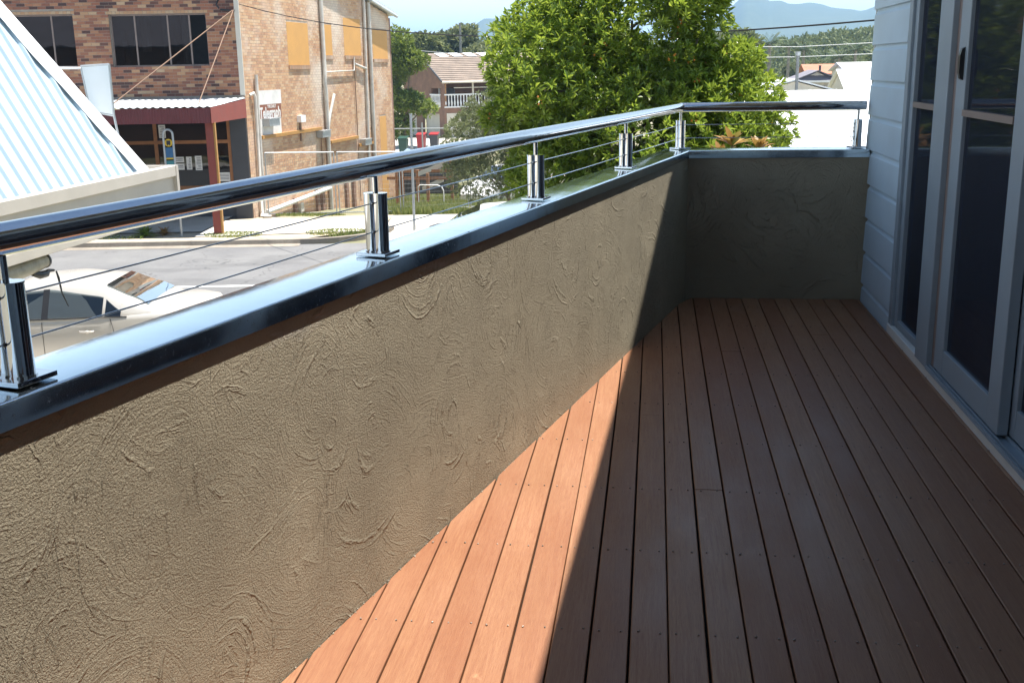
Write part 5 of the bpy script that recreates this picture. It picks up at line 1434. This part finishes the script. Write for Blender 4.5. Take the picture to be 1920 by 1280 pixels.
mb = MB(); c = G2.p(3.6, 0.05, 0.2); mb.tube([c, c+Vector((0, 0, 1.0))], 0.025, 5); mb.tube([c+Vector((-.35, 0, .85)), c+Vector((.3, 0, 1.0))], 0.015, 4); mb.build('antenna', M['galv'], th)
dwy = MB(); dwy.poly([(-19.5, 66, -4.05), (-12, 66, -4.05), (-11, 80, -3.70), (-20, 80.5, -3.70)]); dwy.build('townhouse_driveway', M['concrete'], None, kind='structure')
# far chain fence rail in front of the garage
cf = empty('galvanised_rail_fence', (-15, 66, -4), 'galvanised pipe rail fence in front of the townhouse garages', 'fence')
for x_ in (-17.2, -14.1, -11.6, -9.2):
    mb = MB(); mb.tube([(x_, 66, -4.1), (x_, 66, -1.9)], 0.05, 6); mb.build('post', M['galv'], cf)
mb = MB(); mb.tube([(-19, 66, -2.25), (-8, 66, -2.25)], 0.035, 6); mb.build('rail', M['galv'], cf)
# bins
def wheelie(name, loc, bm, lm, label):
    b = empty(name, loc, label, 'bin', 'wheelie bins on the townhouse driveway'); bf = Frame(loc)
    mb = MB(); P = [bf.p(a*s, b_*s, z) for z, s in ((0.08, .8), (0.95, 1.0)) for a, b_ in ((-.28, -.33), (.28, -.33), (.28, .33), (-.28, .33))]
    mb.add(P, [(3, 2, 1, 0), (4, 5, 6, 7), (0, 1, 5, 4), (1, 2, 6, 5), (2, 3, 7, 6), (3, 0, 4, 7)]); mb.build('bin_body', bm, b)
    mb = MB(); mb.add([bf.p(-.30, -.36, .96), bf.p(.30, -.36, .96), bf.p(.30, .36, 1.06), bf.p(-.30, .36, 1.06), bf.p(-.30, -.36, 1.01), bf.p(.30, -.36, 1.01), bf.p(.30, .36, 1.12), bf.p(-.30, .36, 1.12)], [(3, 2, 1, 0), (4, 5, 6, 7), (0, 1, 5, 4), (1, 2, 6, 5), (2, 3, 7, 6), (3, 0, 4, 7)]); mb.build('bin_lid', lm, b)
    for s_ in (-.24, .24):
        mb = MB(); mb.tube([bf.p(s_-.03, .30, .1), bf.p(s_+.03, .30, .1)], .1, 10); mb.build('wheel', M['rubber'], b)
wheelie('wheelie_bin', (-15.35, 71.5, -3.93), M['bin_red'], M['bin_red'], 'red wheelie bin nearest the leaning tree')
wheelie('wheelie_bin', (-14.5, 71.6, -3.92), M['charcoal'], M['bin_red'], 'dark wheelie bin with a red lid, right of the red bin')
wheelie('wheelie_bin', (-16.0, 69.0, -4.0), M['bin_green'], M['bin_green'], 'dark green wheelie bin in front of the red bin')

# ================================================================== HOUSES AT THE RIGHT
def gable_house(name, label, x0, x1, y0, y1, zb_, ze, zr, roofm, wallm, axis='x', over=0.3, ribs=None):
    h = empty(name, ((x0+x1)/2, (y0+y1)/2, zb_), label, 'house')
    mb = MB(); mb.box(W, (x0, x1), (y0, y1), (zb_, ze-0.01)); mb.build('wall', wallm, h)
    if axis == 'x':
        ym = (y0+y1)/2; s = [((x0-over, y0-over, ze), (x1+over, y0-over, ze), (x1+over, ym, zr), (x0-over, ym, zr)), ((x1+over, y1+over, ze), (x0-over, y1+over, ze), (x0-over, ym, zr), (x1+over, ym, zr))]
        gb = [((x0, y0, ze-.01), (x0, y1, ze-.01), (x0, ym, zr-.05)), ((x1, y0, ze-.01), (x1, y1, ze-.01), (x1, ym, zr-.05))]
    else:
        xm = (x0+x1)/2; s = [((x0-over, y1+over, ze), (x0-over, y0-over, ze), (xm, y0-over, zr), (xm, y1+over, zr)), ((x1+over, y0-over, ze), (x1+over, y1+over, ze), (xm, y1+over, zr), (xm, y0-over, zr))]
        gb = [((x0, y0, ze-.01), (x1, y0, ze-.01), (xm, y0, zr-.05)), ((x0, y1, ze-.01), (x1, y1, ze-.01), (xm, y1, zr-.05))]
    for q_ in s:
        mb = MB(); q_ = [Vector(a) for a in q_]; mb.add(q_+[a+Vector((0, 0, .07)) for a in q_], [(0, 3, 2, 1), (4, 5, 6, 7), (0, 1, 5, 4), (1, 2, 6, 5), (2, 3, 7, 6), (3, 0, 4, 7)])
        if ribs:
            n = int(abs((q_[1]-q_[0]).length)/ribs)
            for i in range(1, n):
                a = q_[0]+(q_[1]-q_[0])*i/n+Vector((0, 0, .085)); b = q_[3]+(q_[2]-q_[3])*i/n+Vector((0, 0, .085)); mb.tube([a, b], 0.018, 4, smooth=False)
        mb.build('roof', roofm, h)
    for g_ in gb: mb = MB(); mb.poly(g_); mb.build('gable', wallm, h)
    return h
def wallbits(h, x0, x1, y, wins):
    for a, b, c, d in wins:
        mb = MB(); mb.box(W, (a, b), (y-0.04, y-0.01), (c, d)); wf = mb.build('window', M['room'], h)
        mb = MB(); mb.box(W, (a-.06, b+.06), (y-0.05, y-0.041), (c-.06, c)); mb.box(W, ((a+b)/2-.03, (a+b)/2+.03), (y-0.055, y-0.042), (c, d)); mb.build('frame', M['white'], wf)
gable_house('near_side_building', 'brown grey roofed building on the near side, seen only mirrored in shop windows', -32, -14.5, -9, 4, -3.03, 2.6, 5.4, M['tile_grey'], M['brown_wall'], 'x', 0.5)
h1 = gable_house('white_roofed_building', 'large low building with a plain white metal roof directly beyond the balcony end', 3.95, 22, 30.7, 52.0, -3.03, -1.10, 0.22, M['roof_white'], M['cream'], 'x', 0.25, ribs=0.9)
sc2 = MB()
for r in range(2):
    for i in range(14):
        yy = 31.6+r*3.2; zz = -1.10+(yy-30.45)/(41.35-30.45)*1.32+0.09; sc2.sphere((5.1+i*0.32+random.uniform(-.03, .03), yy, zz), 0.022, 5, 3)
sc2.build('roof_screw', M['charcoal'], h1, kind='stuff')
# raised white gable roof behind its left corner
gable_house('white_gabled_house', 'white house with a low gable just right of the tree, behind the large roof', 4.2, 9.4, 56.0, 62.0, -3.75, -0.35, 0.42, M['roof_white'], M['cream'], 'y', 0.2)
hg = gable_house('grey_roofed_house', 'small house with a grey hipped tile roof and white fascia by the power pole', 10.9, 13.7, 88, 93, -3.75, -0.14, 0.60, M['tile_grey'], M['pipe'], 'y', 0.5)
wallbits(hg, 0, 0, 88, [(11.4, 12.2, -1.1, -0.5), (12.7, 13.3, -1.1, -0.5)])
mb = MB(); mb.box(W, (10.4, 14.2), (87.3, 87.42), (-0.24, -0.10)); mb.build('fascia', M['white'], hg)
mb = MB(); mb.add([(10.5, 87.42, -.09), (14.1, 87.42, -.09), (12.3, 88.6, .64)], [(0, 1, 2)]); mb.build('hip_face', M['tile_grey'], hg)
gable_house('white_gable_cottage', 'white roofed house with beige gable end at the edge of the weatherboard wall', 12.15, 22, 73, 80, -3.75, -0.55, 0.72, M['roof_white'], M['cream'], 'x', 0.25)
gable_house('white_hipped_house', 'farther pale roofed house behind the beige gable, cut by the weatherboard wall', 14.6, 21, 88, 96, -3.75, 0.5, 1.15, M['roof_white'], M['cream'], 'x', 0.3)
gable_house('terracotta_roofed_house', 'house with long terracotta tile roof in front of the palms', 14.2, 18.4, 106, 112, -3.75, 0.15, 1.02, M['tile_or'], M['cream'], 'x', 0.5)
gable_house('brown_gabled_house', 'small brown gabled house between the terracotta roof and the white cottage', 15.3, 16.5, 97, 101, -3.75, -0.30, 0.52, M['tile_or'], M['brown_wall'], 'y', 0.2)
ch = empty('brick_chimney', (13.4, 94.5, -3), 'dark chimney flue rising above the grey hipped roof', 'chimney'); mb = MB(); mb.tube([(13.4, 94.5, -3.75), (13.4, 94.5, 0.95)], 0.09, 8); mb.tube([(13.4, 94.5, 0.95), (13.4, 94.5, 1.0)], 0.13, 8); mb.build('flue', M['charcoal'], ch)

# ================================================================== POLES AND WIRES
up1 = empty('power_pole', (-19.0, 108.3, -3.75), 'timber power pole rising behind the townhouse roof', 'power pole')
mb = MB(); mb.tube([(-19.05, 108.3, -3.75), (-19.0, 108.3, 5.55)], [0.14, 0.10], 8); mb.build('pole', M['pole'], up1)
mb = MB(); mb.tube([(-19.35, 108.2, 4.3), (-18.9, 108.2, 4.35)], 0.06, 6); mb.build('pole_bracket', M['pole'], up1)
up2_ = empty('power_pole', (4.87, 39.7, -3), 'slim dark power pole standing at the left edge of the large white roof', 'power pole')
mb = MB(); mb.tube([(4.89, 54.0, -3.7), (6.62, 54.0, 1.64)][:0]+[(6.62, 54.0, -3.75), (6.62, 54.0, 1.66)], 0.075, 8); mb.build('pole', M['pole'], up2_)
mb = MB(); mb.tube([(6.62, 54.0, 1.58), (6.62, 54.0, 1.76)], 0.12, 8); mb.build('pole_cap', M['galv'], up2_)
def cable(name, pts, r, mat, label):
    mb = MB(); mb.tube(pts, r, 5); return mb.build(name, mat, None, loc=pts[0], label=label, cat='cable')
Ac, Bc = Vector((-11.75, 30.84, 3.14)), Vector((2.55, 13.77, 1.75))
pts = []
for i in range(41):
    t = i/40*1.25; p = Ac+(Bc-Ac)*t
    # smooth curve through z = 3.14, 1.85 (t .594), 1.71 (t .897), 1.75 (t 1)
    p.z = 1.70+1.44*(max(0, (0.88-t)/0.88))**2.05+(0.0 if t < 0.88 else 2.6*(t-0.88)**2)
    pts.append(p)
cable('service_cable', pts, 0.011, M['wire'], 'black overhead cable sagging from the shop corner past the big tree')
cable('power_line', [(1.0, 54.5, 2.10), (6.6, 54.2, 1.98), (12.5, 53.0, 2.18), (22, 50, 2.7)], 0.014, M['galv'], 'upper of two pale power lines crossing in front of the palms')
cable('power_line', [(1.0, 54.5, 1.55), (6.6, 54.0, 1.52), (12.5, 53.0, 1.66), (22, 50, 2.2)], 0.014, M['galv'], 'lower pale power line running to the slim pole')
cable('power_line', [(-24, 90, 3.2), (-19.0, 108.1, 2.6), (-8, 112, 3.2)], 0.03, M['galv'], 'thin line strung behind the townhouse roof')

# ================================================================== PLANTS AT THE KERB
def strap_plant(name, loc, n, L_, mat, label):
    r_ = empty(name, loc, label, 'plant'); Vv = []; F_ = []; T_ = []
    for i in range(n):
        a = random.uniform(0, 2*math.pi); el = random.uniform(0.5, 1.4); l = L_*random.uniform(.6, 1.1); w = 0.018
        d = Vector((math.cos(a)*math.cos(el), math.sin(a)*math.cos(el), math.sin(el))); s_ = Vector((-math.sin(a), math.cos(a), 0)); b = len(Vv)
        for f, ww in ((0, .7), (.4, 1), (.75, .7), (1, .05)):
            c = Vector(loc)+d*l*f-Vector((0, 0, 1))*l*0.55*f*f; Vv += [c+s_*w*ww, c-s_*w*ww]
        for j in range(3): F_.append((b+2*j, b+2*j+2, b+2*j+3, b+2*j+1)); T_.append(random.random())
    np_mesh('foliage', np.array([tuple(v) for v in Vv]), F_, mat, r_, tone=T_, kind='stuff')
strap_plant('strappy_shrub', (-13.42, 27.15, -2.93), 150, 0.62, M['leaf'], 'green strappy shrub at the kerb under the neighbour roof')
strap_plant('dry_shrub', (-13.0, 27.4, -2.93), 70, 0.55, M['leaf_brown'], 'dry brown shrub beside the bus stop post')
strap_plant('kerb_weed', (-14.6, 26.55, -2.93), 40, 0.25, M['leaf_mid'], 'small weed tuft growing at the kerb edge')

# ================================================================== FAR TREES, PALMS, HILLS
def crown_proto(rx, rz, lumps, dens, ls, mat, seed):
    bl = []
    for i in range(lumps):
        a = random.uniform(0, 2*math.pi); r = random.uniform(0, 0.6)*rx
        bl.append(((r*math.cos(a), r*math.sin(a), random.uniform(-0.35, 0.45)*rz), (rx*random.uniform(.42, .62), rx*random.uniform(.42, .62), rz*random.uniform(.35, .55))))
    P, A = blob_points(bl, dens*1.7, 0.35)
    return leaf_arrays(P, A, 5, ls, ls*0.55, 0.9)
protos = []
for i in range(4):
    rx, rz = random.uniform(2.2, 3.0), random.uniform(1.6, 2.3)
    t = empty('far_tree', (0, 0, 0)); V, F, T = crown_proto(rx, rz, 7, 130, 0.42, None, i)
    V = V+np.array([0, 0, 4.6])
    np_mesh('crown', V, F, M['leaf_far'] if i % 2 else M['leaf_dull'], t, tone=T, kind='stuff')
    mb = MB(); mb.tube([(0, 0, -0.5), (0.15, 0.1, 2.2), (0.1, 0, 4.2)], [0.22, 0.16, 0.1], 7)
    for k_ in range(4):
        a = k_*1.6; mb.tube([(0.12, 0.08, 2.4), (math.cos(a)*0.9, math.sin(a)*0.9, 4.0), (math.cos(a)*1.5, math.sin(a)*1.5, 5.2)], [0.1, 0.06, 0.02], 5)
    mb.build('trunk', M['bark_pale'], t); protos.append([t, False])
where = []
# left line behind the townhouse, then the line towards the mountain gap
kinds = ['dull olive gum tree', 'dark green bushy tree', 'grey green spreading tree', 'broad dark tree']
xs_l = [-34, -30.5, -27.5, -25.0, -22.2, -19.6, -16.8, -13.5, -10.5, -7.5, -3.5, 0.5, 4.5, 8.0]
for i, x in enumerate(xs_l): where.append((x, 118+((i*37) % 11)-4, 1.22+0.14*math.sin(i*2.1)+(0.10 if i in (3, 4) else 0), 'L', i))
xs_r = [(11.5, 150, .78), (14.6, 158, .72), (19.0, 160, .80), (22.3, 152, .84), (25.6, 150, .86), (28.9, 156, .92), (32.0, 160, 1.0), (13.0, 118, .50), (15.6, 122, .47), (35, 158, 1.0)]
for i, (x, y, s_) in enumerate(xs_r): where.append((x, y, s_, 'R', i))
ordl = ['first', 'second', 'third', 'fourth', 'fifth', 'sixth', 'seventh', 'eighth', 'ninth', 'tenth', 'eleventh', 'twelfth', 'thirteenth', 'fourteenth']
for n_, (x, y, s_, side_, i) in enumerate(where):
    k_ = n_ % 4; t, used = protos[k_]
    if used: t = copy_tree(t)
    else: protos[k_][1] = True
    t.location = (x, y, -3.75); t.scale = (s_, s_, s_); t.rotation_euler = (0, 0, n_*1.7)
    if side_ == 'L': tag(t, kinds[k_]+', '+ordl[i]+' from the left in the tree line behind the townhouse', 'tree', 'tree line beyond the townhouse')
    else: tag(t, kinds[k_]+', '+ordl[i]+' of the trees behind the right hand rooftops', 'tree', 'trees behind the right hand rooftops')

t = copy_tree(protos[1][0]); t.location = (-13.2, 7.2, -3.03); t.scale = (0.72, 0.72, 0.72); tag(t, 'bushy street tree on the near side, seen only mirrored in the shop windows', 'tree'); del t['group']
def palm(loc, h, L_, label, copy_of=None):
    if copy_of is not None:
        t = copy_tree(copy_of); t.location = loc; t.scale = (h, h, h); t.rotation_euler = (0, 0, random.uniform(0, 6)); return tag(t, label)
    t = empty('palm_tree', (0, 0, 0), label, 'palm', 'palms behind the right hand rooftops')
    mb = MB(); mb.tube([(0, 0, -0.3), (0.08, 0, 3), (0.05, 0, 6.3)], [0.24, 0.18, 0.15], 8); mb.build('trunk', M['bark_pale'], t)
    Vv = []; F_ = []; T_ = []
    for i in range(26):
        a = i*2.4; el = random.uniform(-0.3, 1.25); dh = Vector((math.cos(a), math.sin(a), 0)); prev = None
        for j in range(15):
            f = j/14; c = Vector((0.05, 0, 6.3))+dh*(L_*f*math.cos(el))+Vector((0, 0, 1))*(L_*f*math.sin(el)-L_*0.62*f*f*math.cos(el*0.8))
            s_ = Vector((-dh.y, dh.x, 0)); w = 0.42*math.sin(math.pi*min(1, f*0.9+0.12)); 
            for sg_ in (1, -1):
                b = len(Vv); tip = c+s_*sg_*w+dh*w*0.35-Vector((0, 0, w*0.55))
                Vv += [c, c+dh*0.10, tip]; F_.append((b, b+1, b+2)); T_.append(random.random())
    np_mesh('fronds', np.array([tuple(v) for v in Vv]), F_, M['palm'], t, tone=T_, kind='stuff')
    t.location = loc; t.scale = (h, h, h); return t
p0 = palm((12.7, 130, -3.75), 1.12, 2.4, 'palm farthest left, just clear of the big tree')
for loc, h, lb in (((16.0, 139, -3.75), 1.10, 'second palm from the left with a full dark head'), ((17.7, 139, -3.75), 1.02, 'third palm from the left behind the power pole'), ((19.7, 128, -3.75), 0.84, 'short palm behind the terracotta roof'), ((20.3, 118.5, -3.75), 0.98, 'tall palm nearest the weatherboard wall'), ((18.8, 119, -3.75), 0.86, 'palm leaning left of the tallest right hand palm')):
    palm(loc, h, 2.4, lb, p0)

# wooded rise behind the palms
def hillh(x, y): return -3.75+7.2*math.exp(-((x-47)/19)**2-((y-260)/45)**2)+3.4*math.exp(-((x-28)/22)**2-((y-235)/30)**2)+2.4*math.exp(-((y-215)/26)**2)
V = []; xs2 = np.linspace(-60, 140, 60); ys2 = np.linspace(190, 330, 30)
for y in ys2:
    for x in xs2: V.append((x, y, hillh(x, y)-0.4))
F = [(j*60+i, j*60+i+1, (j+1)*60+i+1, (j+1)*60+i) for j in range(29) for i in range(59)]
np_mesh('wooded_hill', V, F, M['ground'], kind='structure')
n = 1500; X = rng.uniform(8, 75, n); Y = rng.uniform(192, 275, n)
bl = []
for x, y in zip(X, Y):
    r = random.uniform(1.3, 2.9); bl.append(((x, y, hillh(x, y)+r*0.35), (r, r, r*0.75)))
P, A = blob_points(bl, 9.0, 0.75)
keep = P[:, 2] > -3.0; V, F, T = leaf_arrays(P[keep], A[keep], 4, 0.75, 0.45, 0.9)
np_mesh('hill_forest', V, F, M['leaf_far'], tone=T, kind='stuff', label='dense olive forest covering the rise behind the palms', category='forest')
# low scrub belt that closes the view to the horizon
n = 900; X = rng.uniform(-120, 60, n); Y = rng.uniform(185, 330, n); bl = [((x, y, -2.6), (random.uniform(2, 4), random.uniform(2, 4), random.uniform(1.5, 3.6))) for x, y in zip(X, Y)]
P, A = blob_points(bl, 6.0, 0.75); V, F, T = leaf_arrays(P, A, 4, 0.9, 0.5, 0.9)
np_mesh('scrub_belt', V, F, M['leaf_far'], tone=T, kind='stuff', label='distant belt of olive scrub along the horizon', category='scrub')

# mountains
prof = [(-2600, 30), (-1500, 45), (-900, 40), (-560, 42), (-480, 58), (-424, 72), (-382, 102), (-341, 101), (-288, 112), (-225, 84), (-150, 60), (-60, 42), (20, 40), (80, 50), (120, 76), (145, 100), (170, 124), (192, 143), (215, 139), (240, 124), (262, 124), (282, 116), (304, 116), (322, 119), (345, 116), (372, 107), (412, 103), (434, 99), (460, 108), (500, 122), (560, 118), (700, 90), (1000, 60), (2600, 40)]
px_, pz_ = zip(*prof)
gx = np.linspace(-2600, 2600, 521); gy = np.linspace(1250, 3100, 75)
h0 = np.interp(gx, px_, pz_)+4
V = np.zeros((len(gy), len(gx), 3))
for j, y in enumerate(gy):
    t = (y-1250)/1230.0 if y < 2480 else 1-(y-2480)/620.0
    t = max(0.0, min(1.0, t)); s_ = t*t*(3-2*t)
    rid = 0.5+0.5*np.sin(gx*0.022+y*0.004+2.0*np.sin(gx*0.007))*np.cos(gx*0.047-y*0.003)
    V[j, :, 0] = gx*(y/2480.0); V[j, :, 1] = y; V[j, :, 2] = -6+(h0+6)*s_*(1-0.34*rid*(1-s_)*2.0*t)
F = [(j*521+i, j*521+i+1, (j+1)*521+i+1, (j+1)*521+i) for j in range(74) for i in range(520)]
np_mesh('mountain_range', V.reshape(-1, 3), F, M['mountain'], smooth=True, kind='structure')

# haze
hz_m = bpy.data.materials.new('haze_air'); hz_m.use_nodes = True; nt = hz_m.node_tree; nt.nodes.clear()
vo = nt.nodes.new('ShaderNodeVolumePrincipled'); oo = nt.nodes.new('ShaderNodeOutputMaterial')
vo.inputs['Color'].default_value = (0.42, 0.68, 1.0, 1); vo.inputs['Density'].default_value = 0.00040; vo.inputs['Anisotropy'].default_value = 0.2
nt.links.new(vo.outputs[0], oo.inputs['Volume'])
mb = MB(); mb.box(W, (-4500, 4500), (-400, 5400), (-9, 190)); mb.build('haze', hz_m, None, kind='stuff')
